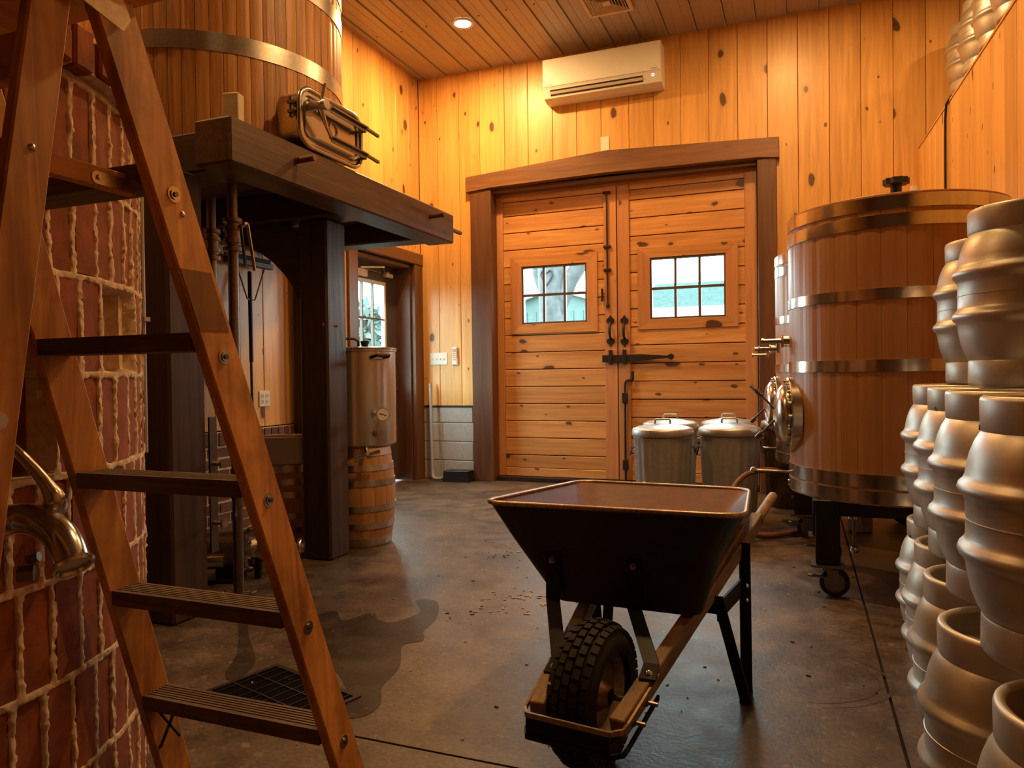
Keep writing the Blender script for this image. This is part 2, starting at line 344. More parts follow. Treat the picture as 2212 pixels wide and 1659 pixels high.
def tag(o, label, cat, group=None, kind=None):
    o['label'] = label
    if cat: o['category'] = cat
    if group: o['group'] = group
    if kind: o['kind'] = kind
    return o
def copy_tree(o, parent=None):
    c = o.copy(); COL.objects.link(c)
    if parent is not None: c.parent = parent
    for ch in list(o.children): copy_tree(ch, c)
    return c
def dup(o, loc, rotz=0.0, label=None):
    c = copy_tree(o); c.location = loc; c.rotation_euler = (0, 0, rotz)
    if label: c['label'] = label
    return c
def inst(name, me_obj, parent, loc=(0, 0, 0), rot=(0, 0, 0)):   # another part sharing the mesh of me_obj
    o = bpy.data.objects.new(name, me_obj.data); COL.objects.link(o); o.location = loc; o.rotation_euler = rot
    if parent is not None: o.parent = parent; INV[o.name] = INV[parent.name]
    return o
def rrect(x0, x1, y0, y1, r, n=5):
    p = []
    for cx, cy, a in ((x1 - r, y1 - r, 0), (x0 + r, y1 - r, 90), (x0 + r, y0 + r, 180), (x1 - r, y0 + r, 270)):
        for i in range(n + 1):
            t = math.radians(a + 90 * i / n); p.append((cx + r * math.cos(t), cy + r * math.sin(t)))
    return p
def torus(mb, c, axis, R, r, n=24, k=8):
    return mb.lathe([(R + r * math.cos(2 * PI * i / k), r * math.sin(2 * PI * i / k)) for i in range(k)], c, n, axis, True)

# ================================================================ SETTING
XL, YB, ZC = -3.81, 7.057, 4.28
YF = -2.6                       # wall behind the camera
XR2 = 3.0                       # outer wall of the loft
def wr_x(y): return 0.938 - 0.0336 * (y - 7.056)     # the right wall runs very slightly off square
def struct(name, kind_label=None):
    return thing(name, kind_label, None, kind='structure')

# floor: slabs divided by saw cuts
fl = struct('floor', 'stained grey concrete floor divided by dark saw cut joints')
make('slab_bed', MB().box((-6, YF - .3, -.14), (3.4, 7.35, -.012)), 'joint', fl)
g = 0.005
for (x0, x1, y0, y1) in ((-3.9, .272 - g, YF - .2, 1.905 - g), (-3.9, .272 - g, 1.905 + g, 7.3), (.272 + g, 3.2, YF - .2, 1.905 - g), (.272 + g, 3.2, 1.905 + g, 7.3)):
    make('slab', MB().box((x0, y0, -.012), (x1, y1, 0)), 'floor', fl)
# ceiling of ribbed panels
ce = struct('ceiling', 'ribbed metal panel ceiling catching the warm lamp light')
make('deck', MB().box((XL - .2, YF - .2, ZC + .02), (XR2 + .2, YB + .3, ZC + .12)), 'ceil', ce)
def panel_mb(w):
    ln0, ln1 = YF, YB
    p = [(0.004, 0), (w * .30, 0), (w * .32, -.004), (w * .345, 0), (w * .64, 0), (w * .66, -.004), (w * .685, 0), (w - .022, 0), (w - .016, -.013), (w - .004, -.013), (w - .001, .02), (0.004, .02)]
    return MB().prism([(a, b) for a, b in p], lambda u, v, d: (u, d, v), ln0, ln1)
pw = 0.2595
base = make('panel', panel_mb(pw), 'ceil', ce); x = -3.72 - pw; base.location = (x, 0, ZC)
screw0 = None
while x < XR2:
    x += pw; inst('panel', base, ce, (x, 0, ZC))
    for yy in (3.2, 4.6, 6.0):
        if x < 1.2:
            if screw0 is None: screw0 = make('screw', MB().cyl((0, 0, 0), (0, 0, -.006), .007, n=6), 'iron', ce); screw0.location = (x + .06, yy, ZC)
            else: inst('screw', screw0, ce, (x + .06, yy, ZC))

def boards(parent, seams, put, mat, gap=0.0035):
    for a, b in zip(seams[:-1], seams[1:]):
        put(a + gap / 2, b - gap / 2, parent, mat)
def vgroove(a, b, t=.018, c=.004):   # plan section of one board with eased edges, thickness t
    return [(a, 0), (b, 0), (b, t - c), (b - c, t), (a + c, t), (a, t - c)]
def pine_y(u0, u1, parent, z0, z1, y=YB, mat='pine', t=.018):    # board on a wall facing -Y
    return make('plank', MB().prism(vgroove(u0, u1, t), lambda u, v, d: (u, y + t - v, d), z0, z1), mat, parent)
# back wall
wb = struct('wall_back', 'knotty pine plank wall around the barn doors')
wbody = MB()
DX0, DX1, DZ = -3.03, -.36, 3.03       # door opening
wbody.box((XL - .2, YB + .02, 0), (DX0, YB + .16, ZC)); wbody.box((DX1, YB + .02, 0), (XR2 + .2, YB + .16, ZC)); wbody.box((DX0, YB + .02, DZ), (DX1, YB + .16, ZC))
make('sheathing', wbody, 'joint', wb)
seams = [-3.81, -3.59, -3.334, -3.094, -2.814, -2.556, -2.294, -2.044, -1.795, -1.52, -1.284, -1.028, -.772, -.515, -.258, -.002, .255, .505, .755, 1.0, 1.25, 1.5, 1.75, 2.0, 2.25, 2.5, 2.75, 3.0]
for a, b in zip(seams[:-1], seams[1:]):
    a_, b_ = a + .0018, b - .0018
    if b <= DX0 - .06: pine_y(a_, b_, wb, .785, ZC)
    elif a > DX1 + .05: pine_y(a_, b_, wb, 0 if a < 1.0 else 2.6, ZC)
    else: pine_y(a_, b_, wb, 3.06, ZC)
pine_y(-.33, -.26, wb, 0, 3.06)
make('ledge', MB().box((XL + .02, YB - .012, .768), (DX0 - .12, YB + .02, .785)), 'iron', wb)
# painted block base, left of the barn doors
bw, bh = .40, .20; row = 0; z = 0.0
while z < .76:
    x = XL + .0 - (bw / 2 if row % 2 else .16)
    z1 = min(z + bh, .768)
    while x < DX0 - .1:
        x0, x1 = max(x, XL + .002), min(x + bw, DX0 - .1)
        if x1 - x0 > .03: make('block', MB().box((x0 + .005, YB - .004 + random.uniform(-.0015, .0015), z + .005), (x1 - .005, YB + .03, z1 - .005)), 'cmu', wb, .004)
        x += bw
    z += bh; row += 1
make('mortar', MB().box((XL, YB + .004, 0), (DX0 - .08, YB + .021, .768)), 'cmu', wb)

# left wall with the side door opening
wl = struct('wall_left', 'knotty pine plank wall with a low brick wainscot behind the platform')
MY0, MY1, MZ = 5.81, 6.88, 2.27
mb = MB(); mb.box((XL - .2, YF - .2, 0), (XL - .02, MY0, ZC)); mb.box((XL - .2, MY1, 0), (XL - .02, YB + .16, ZC)); mb.box((XL - .2, MY0, MZ), (XL - .02, MY1, ZC))
make('sheathing', mb, 'joint', wl)
y = -2.6
while y < YB - .02:
    b = min(y + .255, YB)
    z0 = 0 if y < 1.6 else (.735 if y < 5.5 else 0)
    if y + .02 < MY1 and b - .02 > MY0: z0 = MZ + .02
    make('plank', MB().prism(vgroove(y + .0018, b - .0018), lambda u, v, d: (XL - .018 + v, u, d), z0, ZC), 'pine_l', wl)
    y = b
make('mortar', MB().box((XL - .03, 1.6, 0), (XL + .018, 5.62, .725)), 'mortar', wl)
for r in range(8):
    z0 = r * .0775 + .008
    y = 1.62 - (.11 if r % 2 else 0)
    while y < 5.6:
        y0, y1 = max(y, 1.62), min(y + .205, 5.60)
        if y1 - y0 > .03: make('brick', MB().box((XL, y0, z0), (XL + .022 + random.uniform(-.003, .004), y1, z0 + .063)), 'brick_dark', wl)
        y += .22
y = 1.62
while y < 5.56:
    make('brick', MB().box((XL, y, .628), (XL + .026 + random.uniform(-.003, .004), y + .064, .722)), 'brick_dark', wl, .004)
    y += .078

# right wall: low wall of the loft, slightly off square
wr = struct('wall_right', 'knotty pine plank wall under the loft edge behind the kegs')
mb = MB(); p = [(wr_x(YF) + .02, YF), (wr_x(YF) + .14, YF), (wr_x(YB) + .14, YB), (wr_x(YB) + .02, YB)]
mb.prism(p, XY, 0, 2.955); make('sheathing', mb, 'joint', wr)
y = YB - .005; k = 0
widths = [.21, .27, .2, .26, .25, .24, .27, .26]
while y > -1.5:
    w = widths[k % 8]; k += 1; y0 = y - w
    mb = MB()
    def fn(u, v, d): return (wr_x(u) + .02 - v - .0005, u, d)
    mb.prism(vgroove(y0 + .0018, y - .0018), fn, 0, 2.955); make('plank', mb, 'pine_l', wr); y = y0
make('cap', MB().prism([(wr_x(YF) - .004, YF), (wr_x(YF) + .16, YF), (wr_x(YB - .03) + .16, YB - .03), (wr_x(YB - .03) - .004, YB - .03)], XY, 2.956, 2.970), 'pine_l', wr)
lf = struct('trim_1', 'loft deck behind the right wall'); make('deck', MB().box((1.12, YF, 2.70), (XR2, YB - .02, 2.78)), 'timber_y', lf)
wo = struct('wall_loft', 'pine wall on the far side of the loft'); make('planking', MB().box((XR2, YF, 0), (XR2 + .1, YB, ZC)), 'pine', wo)
wf = struct('wall_front', 'pine wall behind the viewpoint'); make('planking', MB().box((XL - .2, YF - .2, 0), (XR2 + .2, YF, ZC)), 'casing', wf)

# ---------------------------------------------------------------- barn door casing
tr = struct('trim_2', 'dark stained timber casing of the barn doors')
YC = YB - .045; YD_ = YB + .135
make('casing_post', MB().box((-3.193, YC, 0), (DX0 + .07, YB + .10, 3.02)), 'casing', tr, .006)
make('casing_post', MB().box((DX1 + .012, YC, 0), (-.184, YB + .10, 3.02)), 'casing', tr, .006)
make('header', MB().prism([(-3.235, 3.005), (-2.96, 3.025), (-1.74, 3.045), (-.35, 3.025), (-.16, 3.005), (-.16, 3.19), (-1.74, 3.262), (-3.235, 3.165)], XZ, YC - .02, YB + .10), 'casing_x', tr, .005)
make('head_stop', MB().box((DX0 + .05, YB + .02, 2.985), (DX1, YB + .15, 3.05)), 'casing_x', tr)
make('threshold', MB().box((DX0, YB + .02, 0), (DX1, YB + .2, .042)), 'iron', tr)
make('gap_light_stop', MB().box((-1.75, YD_ + .033, .03), (-1.61, YD_ + .05, 3.0)).box((DX0, YD_ + .033, .03), (DX1, YD_ + .05, .12)), 'joint', tr)  # unseen strips added behind the door gaps to block daylight leaks
# ---------------------------------------------------------------- barn door leaves
YD = YB + .135                # face of stiles
def leaf(name, x0, x1, sl0, sl1, zoff, gx0, gx1, tx0, tx1, label):
    d = struct(name, label)
    gz0, gz1, tz0, tz1 = 1.625, 2.222, 1.528, 2.325
    make('stile', MB().box((x0, YD - .016, .045), (sl0, YD + .02, 2.99)), 'pine_stile', d, .003)
    make('stile', MB().box((sl1, YD - .016, .045), (x1, YD + .02, 2.99)), 'pine_stile', d, .003)
    bt = .262 if zoff < .3 else .30
    make('rail', MB().box((sl0 + .001, YD - .006, 2.905), (sl1 - .001, YD + .02, 2.99)), 'pine_h', d, .003)
    make('rail', MB().box((sl0 + .001, YD - .008, .045), (sl1 - .001, YD + .02, .13)), 'pine_h', d, .003)
    zs = [.131]; z = zoff
    while z < 2.9:
        if z > .18: zs.append(z)
        z += .178
    zs.append(2.904)
    for a, b in zip(zs[:-1], zs[1:]):
        if b - a < .03: continue
        a_, b_ = a + .004, b - .004
        c = .004
        if b_ <= gz0 or a_ >= gz1:
            mb = MB().prism([(a_, 0), (a_, .02 - c), (a_ + c, .02), (b_ - c, .02), (b_, .02 - c), (b_, 0)], lambda u, v, dd: (dd, YD + .02 - v, u), sl0 + .002, sl1 - .002)
            make('plank', mb, 'pine_h', d)
        else:
            for xa, xb in ((sl0 + .002, gx0), (gx1, sl1 - .002)):
                mb = MB().prism([(a_, 0), (a_, .02 - c), (a_ + c, .02), (b_ - c, .02), (b_, .02 - c), (b_, 0)], lambda u, v, dd: (dd, YD + .02 - v, u), xa, xb)
                make('plank', mb, 'pine_h', d)
            if a_ < gz0: make('plank', MB().box((gx0, YD, a_), (gx1, YD + .02, gz0)), 'pine_h', d)
            if b_ > gz1: make('plank', MB().box((gx0, YD, gz1), (gx1, YD + .02, b_)), 'pine_h', d)
    back = MB(); Y0, Y1 = YD + .021, YD + .032
    back.box((x0, Y0, .045), (gx0, Y1, 2.99)); back.box((gx1, Y0, .045), (x1, Y1, 2.99)); back.box((gx0, Y0, .045), (gx1, Y1, gz0)); back.box((gx0, Y0, gz1), (gx1, Y1, 2.99))
    make('backing', back, 'joint', d)
    # mitred window casing: four pieces
    f = YD - .013
    C = [(tx0, tz0), (tx1, tz0), (tx1, tz1), (tx0, tz1)]; G = [(gx0, gz0), (gx1, gz0), (gx1, gz1), (gx0, gz1)]
    for i in range(4):
        j = (i + 1) % 4
        make('window_casing', MB().prism([C[i], C[j], G[j], G[i]], XZ, f, YD + .0), 'pine_h' if i % 2 == 0 else 'pine_stile', d, .0015)
    sash = make('sash', MB().ring([(gx0, gz0), (gx1, gz0), (gx1, gz1), (gx0, gz1)], [(gx0 + .018, gz0 + .018), (gx1 - .018, gz0 + .018), (gx1 - .018, gz1 - .018), (gx0 + .018, gz1 - .018)], XZ, YD - .004, YD + .05), 'muntin', d)
    wx = (gx1 - gx0 - .028) / 3; wz = (gz1 - gz0 - .028) / 2; xa = gx0 + .014; za = gz0 + .014
    for i in (1, 2): make('muntin', MB().box((xa + wx * i - .012, YD + .008, za), (xa + wx * i + .012, YD + .04, gz1 - .014)), 'muntin', sash)
    make('muntin', MB().box((xa, YD + .009, za + wz - .012), (gx1 - .014, YD + .039, za + wz + .012)), 'muntin', sash)
    for i in range(3):
        for j in range(2):
            make('pane', MB().box((xa + wx * i + .007, YD + .022, za + wz * j + .007), (xa + wx * (i + 1) - .007, YD + .026, za + wz * (j + 1) - .007)), 'glass', sash)
    return d
dl = leaf('door_1', -3.026, -1.686, -2.895, -1.813, .266, -2.692, -1.994, -2.816, -1.884, 'left leaf of the pine barn doors with six pane window')
dr = leaf('door_2', -1.676, -.352, -1.557, -.472, .132, -1.358, -.645, -1.478, -.533, 'right leaf of the pine barn doors with six pane window')
# wrought iron hardware
FH = YD - .016
def spade(d, x, z, s):     # pull handle with spade ends
    mb = MB()
    for sgn, zc in ((1, z + .115), (-1, z - .115)):
        p = [(0, 1.0), (.35, .55), (.85, .25), (1.0, -.1), (.8, -.45), (.35, -.5), (.25, -.8), (-.25, -.8), (-.35, -.5), (-.8, -.45), (-1.0, -.1), (-.85, .25), (-.35, .55)]
        mb.prism([(x + a * .042, zc + sgn * (b * .055 - .01)) for a, b in p], XZ, FH - .008, FH)
    h = make('handle', mb, 'iron', d)
    make('grip', MB().tube([(x, FH - .006, z + .085), (x, FH - .03, z + .06), (x, FH - .048, z + .02), (x, FH - .048, z - .02), (x, FH - .03, z - .06), (x, FH - .006, z - .085)], [.009, .011, .014, .014, .011, .009], 8), 'iron', h, smooth=50)
spade(dl, -1.752, 1.525, 1); spade(dr, -1.612, 1.52, 1)
# sliding latch: bar with a finial on the right leaf, keepers
mb = MB().prism([(-1.835, 1.215), (-1.835, 1.285), (-1.60, 1.285), (-1.45, 1.288), (-1.19, 1.268), (-1.175, 1.282), (-1.15, 1.287), (-1.13, 1.27), (-1.13, 1.245), (-1.15, 1.228), (-1.175, 1.233), (-1.19, 1.246), (-1.45, 1.222), (-1.6, 1.215)], XZ, FH - .024, FH - .006)
latch = make('latch_bar', mb, 'iron', dr, .002)
for xx, d in ((-1.752, dl), (-1.612, dr)):
    make('latch_keeper', MB().box((xx - .017, FH - .032, 1.19), (xx + .017, FH, 1.335)), 'iron', d, .003)
# top bolt on the left leaf
b = make('slide_bolt', MB().tube([(-1.775, FH - .014, 2.90), (-1.775, FH - .014, 1.78)], .0085, 8), 'iron', dl)
for zz in (2.895, 2.36, 2.13): make('bolt_clip', MB().box((-1.812, FH - .024, zz - .012), (-1.738, FH, zz + .012)), 'iron', b, .003)
make('bolt_knob', MB().box((-1.79, FH - .028, 1.755), (-1.757, FH, 1.79)), 'iron', b, .005)
make('bolt_handle', MB().box((-1.842, FH - .02, 1.82), (-1.822, FH + .004, 1.95)), 'iron', b, .006)
# cane bolt on the right leaf
b = make('cane_bolt', MB().tube([(-1.612, FH - .016, .02), (-1.612, FH - .016, .99), (-1.605, FH - .016, 1.02), (-1.585, FH - .016, 1.035), (-1.53, FH - .016, 1.04)], .011, 8), 'iron', dr, smooth=50)
for zz in (.86, .20): make('bolt_clip', MB().box((-1.638, FH - .032, zz - .05), (-1.586, FH, zz + .05)), 'iron', b, .004)
make('bolt_rest', MB().box((-1.548, FH - .03, 1.03), (-1.52, FH, 1.125)), 'iron', b, .008)

# ---------------------------------------------------------------- side door in the left wall
t2 = struct('trim_3', 'dark stained casing around the side door')
make('casing_post', MB().box((XL - .02, 5.66, 0), (XL + .028, MY0, 2.285)), 'casing', t2, .004)
make('casing_post', MB().box((XL - .02, MY1 + .0, 0), (XL + .028, YB - .004, 2.285)), 'casing', t2, .004)
make('header', MB().box((XL - .02, 5.62, 2.286), (XL + .036, YB - .002, 2.405)), 'casing_y', t2, .004)
make('jamb', MB().box((XL - .21, MY1 - .03, 0), (XL - .021, MY1, 2.27)), 'casing', t2); make('jamb', MB().box((XL - .21, MY0, 0), (XL - .021, MY0 + .03, 2.27)), 'casing', t2)
make('jamb_head', MB().box((XL - .21, MY0 + .03, 2.24), (XL - .021, MY1 - .03, 2.27)), 'casing_y', t2)
d3 = struct('door_3', 'dark grey side door with a nine pane window'); Xd = -4.0
ly0, ly1, lz0, lz1 = 5.985, 6.62, .96, 2.06
mb = MB(); mb.box((Xd - .04, MY0 + .03, .01), (Xd, ly0, 2.24)); mb.box((Xd - .04, ly1, .01), (Xd, MY1 - .03, 2.24)); mb.box((Xd - .04, ly0, .01), (Xd, ly1, lz0)); mb.box((Xd - .04, ly0, lz1), (Xd, ly1, 2.24))
make('panel', mb, 'grey_paint', d3)
fr = make('lite_frame', MB().ring([(ly0 - .012, lz0 - .012), (ly1 + .012, lz0 - .012), (ly1 + .012, lz1 + .012), (ly0 - .012, lz1 + .012)], [(ly0 + .022, lz0 + .022), (ly1 - .022, lz0 + .022), (ly1 - .022, lz1 - .022), (ly0 + .022, lz1 - .022)], YZ, Xd - .03, Xd + .012), 'white_frame', d3, .003)
wy = (ly1 - ly0 - .044) / 3; wz = (lz1 - lz0 - .044) / 3
for i in (1, 2):
    make('muntin', MB().box((Xd - .025, ly0 + .022 + wy * i - .008, lz0), (Xd + .005, ly0 + .022 + wy * i + .008, lz1)), 'muntin', fr)
    make('muntin', MB().box((Xd - .024, ly0, lz0 + .022 + wz * i - .008), (Xd + .004, ly1, lz0 + .022 + wz * i + .008)), 'muntin', fr)
for i in range(3):
    for j in range(3): make('pane', MB().box((Xd - .018, ly0 + .022 + wy * i + .008, lz0 + .022 + wz * j + .008), (Xd - .014, ly0 + .022 + wy * (i + 1) - .008, lz0 + .022 + wz * (j + 1) - .008)), 'glass', fr)
cl = make('door_closer', MB().box((Xd, 6.0, 2.085), (Xd + .05, 6.235, 2.155)), 'beige', d3, .005)
make('closer_arm', MB().tube([(Xd + .04, 6.12, 2.165), (Xd + .16, 6.36, 2.19)], .009, 6).tube([(Xd + .16, 6.36, 2.19), (Xd + .05, 6.55, 2.155)], .009, 6).tube([(Xd + .05, 6.15, 2.16), (Xd + .05, 6.56, 2.15)], .006, 6), 'steel', cl)
make('door_sensor', MB().box((Xd, 6.60, 2.125), (Xd + .045, 6.73, 2.165)).box((Xd, 6.63, 2.165), (Xd + .03, 6.69, 2.185)), 'beige', d3, .004)
make('lever_handle', MB().cyl((Xd, 6.78, .96), (Xd + .05, 6.78, .96), .025).cyl((Xd + .05, 6.78, .96), (Xd + .05, 6.68, .96), .009), 'steel', d3)

# ---------------------------------------------------------------- outdoors
gd = make('ground', MB().box((-60, 7.42, -.3), (60, 90, -.12)).box((-60, -40, -.3), (-4.3, 7.42, -.12)), 'grass'); tag(gd, 'grass outside the barn doors', 'lawn', kind='structure')
tk = thing('oak_tree', 'forked oak trunk with a carved heart outside the left door window', 'tree', (-4.28, 13.0, -.12))
mb = MB().tube([(0, 0, 0), (.02, 0, 1.3), (.0, 0, 2.3), (-.02, 0, 3.6), (.0, 0, 5.5)], [.27, .24, .235, .25, .2], 14)
mb.tube([(.10, 0, 2.35), (.35, .02, 2.95), (.75, .05, 3.55), (1.1, .1, 4.6)], [.14, .15, .15, .13], 10)
mb.tube([(-.05, .05, 2.4), (-.3, .1, 3.1), (-.42, .2, 4.5)], [.12, .10, .08], 10)
tkm = make('trunk', mb, 'bark', tk, smooth=60)
ht = [(0, -.11), (-.06, -.03), (-.10, .03), (-.09, .08), (-.05, .10), (0, .06), (.05, .10), (.09, .08), (.10, .03), (.06, -.03), (0, -.11)]
make('carved_heart', MB().tube([(a * 1.15 - .01, -.245 - .0 * b, 2.99 + b * 1.3) for a, b in ht], .016, 6), 'carved', tk)
def shed(name, label, x0, x1, y0, y1, zw, ridge, roof_front=False):
    t = thing(name, label, 'shed', ((x0 + x1) / 2, y0, -.12))
    if not roof_front:
        xm = (x0 + x1) / 2
        make('wall', MB().prism([(x0, -.12), (x1, -.12), (x1, zw), (xm, ridge), (x0, zw)], XZ, y0, y1), 'siding', t, world=True)
        rb = MB(); n = int((x1 - x0) / .28)
        for i in range(n): rb.box((x0 + .28 * i + .1, y0 - .025, -.1), (x0 + .28 * i + .14, y0 - .001, zw))
        make('siding_rib', rb, 'siding', t, world=True)
        make('rake_trim', MB().prism([(x0 - .2, zw - .12), (xm, ridge - .05), (x1 + .2, zw - .12), (x1 + .2, zw + .04), (xm, ridge + .12), (x0 - .2, zw + .04)], XZ, y0 - .2, y0 - .03), 'fascia', t, world=True)
    else:
        make('wall', MB().box((x0 + .3, y0 + .4, -.12), (x1 - .3, y1, zw)), 'siding', t, world=True)
        make('roof', MB().prism([(y0, zw), (y0, zw + .06), (y1, ridge + .06), (y1, ridge)], lambda u, v, d: (d, u, v), x0, x1), 'roofing', t, world=True)
        sm = MB(); k = 14
        for i in range(k):
            a = i / k; yy = y0 + (y1 - y0) * a; zz = zw + .06 + (ridge - zw) * a
            sm.box((x0, yy, zz), (x1, yy + .06, zz + .05))
        make('shingle_course', sm, 'roofing', t, world=True)
        make('fascia', MB().box((x0, y0 - .06, zw - .22), (x1, y0 - .001, zw + .05)), 'fascia', t, world=True)
    return t
shed('garden_shed', 'green gabled metal shed seen past the oak trunk', -8.6, -4.4, 20.0, 24.0, 2.9, 3.55)
shed('long_shed', 'green shingled shed roof seen through the right door window', -4.1, 4.0, 19.0, 23.0, 2.72, 3.80, True)
def bush(name, label, cat, c, rx, ry, rz, n=420, s=.16, group=None, trunk=True):
    t = thing(name, label, cat, (c[0], c[1], -.12), group=group)
    mb = MB()
    P = rng.normal(size=(n, 3)); P /= np.linalg.norm(P, axis=1)[:, None]; P *= (rng.uniform(.25, 1, n) ** .5)[:, None]
    for px, py, pz in P:
        q = Vector((px * rx, py * ry, c[2] + .12 + pz * rz)); a = Vector(rng.normal(size=3)).normalized(); b = a.orthogonal().normalized(); ss = s * rng.uniform(.6, 1.3)
        mb.add([q - a * ss, q + b * ss * .5, q + a * ss, q - b * ss * .5], [(0, 1, 2, 3)])
    f = make('foliage', mb, 'leaf', t); f['kind'] = 'stuff'
    if trunk: make('trunk', MB().tube([(0, 0, 0), (0, 0, c[2])], [.12, .05], 8), 'bark', t)
    return t
bush('tree', 'sparse young tree seen at the left of the oak trunk', 'tree', (-7.55, 19.0, 3.85), .45, .4, .75, 60, .14)
bush('tree', 'tree top showing above the right shed roof', 'tree', (-1.95, 26.0, 3.9), .4, .4, .9, 60, .14)
for i, (x, y, z, r, h, lb) in enumerate(((-14.6, 20.5, 1.7, 1.3, 1.75, 'dense tree filling the side door window on its left'), (-12.75, 19.6, 1.6, 1.1, 1.9, 'taller dense tree in the middle of the side door window'), (-11.6, 22.6, 1.7, 1.3, 2.2, 'dense tree at the right of the side door window'))):
    bush('tree', lb, 'tree', (x, y, z), r, r, h, 1500, .2)

# ================================================================ TIMBER PLATFORM
PF = thing('timber_platform', 'heavy dark timber platform on posts carrying the wooden vat', 'platform', (-2.71, 3.7, 0))
def post(x0, x1, y0, y1, z1): return make('post', MB().box((x0, y0, 0), (x1, y1, z1)), 'timber_z', PF, .012, world=True)
post(-2.822, -2.60, 2.48, 2.695, 2.05); p2 = post(-2.822, -2.62, 3.685, 3.888, 2.05)
make('post', MB().box((-3.785, 4.86, 0), (-3.705, 4.955, 2.05)), 'timber_z', PF, .008, world=True)
def beamy(x0, x1, y0, y1, z0, z1): return make('beam', MB().box((x0, y0, z0), (x1, y1, z1)), 'timber_y', PF, .01, world=True)
def beamx(x0, x1, y0, y1, z0, z1): return make('beam', MB().box((x0, y0, z0), (x1, y1, z1)), 'timber_x', PF, .01, world=True)
beamy(-2.505, -2.30, 2.55, 4.77, 2.045, 2.25)
beamy(-3.785, -3.60, 2.7, 4.96, 2.05, 2.25)
beamx(-3.59, -2.507, 2.66, 2.86, 2.06, 2.25); beamx(-3.59, -2.507, 3.66, 3.87, 2.055, 2.22); beamx(-3.59, -2.507, 4.56, 4.75, 2.055, 2.25)
for i in range(7):
    y0 = 2.865 + i * .243; make('deck_plank', MB().box((-3.6, y0, 2.205 if not 3 <= i <= 3 else 2.222), (-2.507, y0 + .238, 2.25)), 'timber_x', PF, .004, world=True)
# curved knee braces
def brace(y, side):
    o, i_ = [], []
    for k in range(11):
        t = k / 10; a = t * PI / 2
        # arc from the post (low) to the beam (high)
        o.append((0.0 + .78 * (1 - math.cos(a)), 1.38 + .62 * math.sin(a)))
    mb = MB(); n = len(o)
    outer = [(-2.82 - u, z) for u, z in o]; inner = [(-2.82 - max(0, u - .10 - .04 * math.sin(PI * k / 10)), min(2.06, z + .15 + .05 * math.sin(PI * k / 10))) for k, (u, z) in enumerate(o)]
    mb.ring(outer + inner[::-1], [(sum(p[0] for p in outer + inner) / (2 * n), 1.95)] * (2 * n), XZ, y - .055, y + .055) if False else None
    m2 = len(outer); oidx = len(mb.v)
    for d in (y - .055, y + .055):
        for (u, z) in outer: mb.v.append((u, d, z))
        for (u, z) in inner: mb.v.append((u, d, z))
    for k in range(m2 - 1):
        a, b, c, d_ = k, k + 1, m2 + k + 1, m2 + k
        mb.f += [(a, b, c, d_), (2 * m2 + d_, 2 * m2 + c, 2 * m2 + b, 2 * m2 + a), (a, 2 * m2 + a, 2 * m2 + b, b), (d_, c, 2 * m2 + c, 2 * m2 + d_)]
    for k in (0, m2 - 1): mb.f.append((k, m2 + k, 3 * m2 + k, 2 * m2 + k))
    return make('brace', mb, 'timber_x', PF, world=True, smooth=40)
brace(3.79, 1)
for (y, z, l) in ((3.00, 2.165, .13), (4.40, 2.165, .13)):
    if l: make('peg', MB().cyl((-2.34, y, z), (-2.30 + l * .85, y, z + .006), .0165, n=10), 'peg', PF, world=True, smooth=40)
make('peg', MB().cyl((-2.325, 4.765, 2.15), (-2.325, 4.93, 2.15), .015, n=10), 'peg', PF, world=True, smooth=40)
make('peg', MB().cyl((-2.62, 3.78, 1.415), (-2.655, 3.68, 1.415), .013, n=8), 'peg', PF, world=True)
# steel strap with bolts on the left post
s_ = make('steel_bracket', MB().box((-2.598, 2.70, .28), (-2.588, 2.745, .92)), 'darksteel', PF, world=True)
for z in (.42, .70): make('bolt', MB().cyl((-2.588, 2.722, z), (-2.535, 2.722, z), .013, n=6).cyl((-2.538, 2.722, z), (-2.525, 2.722, z), .022, n=6), 'steel', s_, world=True)

# ================================================================ OPEN-TOP WOODEN VAT
def stave_mb(R, t, n, z0, z1, gap=.0012, bulge=None, nz=1, seg=3):
    a = 2 * PI / n; ga = gap / R; mb = MB(); o = 0
    zs = [z0 + (z1 - z0) * i / nz for i in range(nz + 1)]
    for z in zs:
        Rz = R if bulge is None else bulge((z - z0) / (z1 - z0))
        ring = []
        for k in range(seg + 1):
            th = -a / 2 + ga + (a - 2 * ga) * k / seg; rr = Rz - (.0022 if k in (0, seg) else 0); ring.append((rr * math.cos(th), rr * math.sin(th), z))
        for k in range(seg, -1, -1):
            th = -a / 2 + ga + (a - 2 * ga) * k / seg; ring.append(((Rz - t) * math.cos(th), (Rz - t) * math.sin(th), z))
        mb.v += ring
    m_ = 2 * (seg + 1)
    for i in range(nz):
        for k in range(m_): mb.f.append((i * m_ + k, i * m_ + (k + 1) % m_, (i + 1) * m_ + (k + 1) % m_, (i + 1) * m_ + k))
    mb.f.append(tuple(range(m_ - 1, -1, -1))); mb.f.append(tuple(range(nz * m_, nz * m_ + m_)))
    return mb
def hoop_mb(R, z0, z1, t=.004, n=96, R1=None):
    R1 = R if R1 is None else R1
    return MB().lathe([(R, z0), (R + t, z0), (R1 + t, z1), (R1, z1)], (0, 0, 0), n, None, True)
def staves(root, mb, n, mat, rot0=0.0):
    s0 = make('stave', mb, mat, root); s0.rotation_euler = (0, 0, rot0)
    for i in range(1, n): inst('stave', s0, root, (0, 0, 0), (0, 0, rot0 + 2 * PI * i / n))
VC = (-3.10, 3.335); VR = .70
V = thing('wooden_vat', 'tall honey oak vat with galvanized hoops on the timber platform', 'vat', (VC[0], VC[1], 2.252))
staves(V, stave_mb(VR, .045, 69, 0.0, 1.24), 69, 'vat')
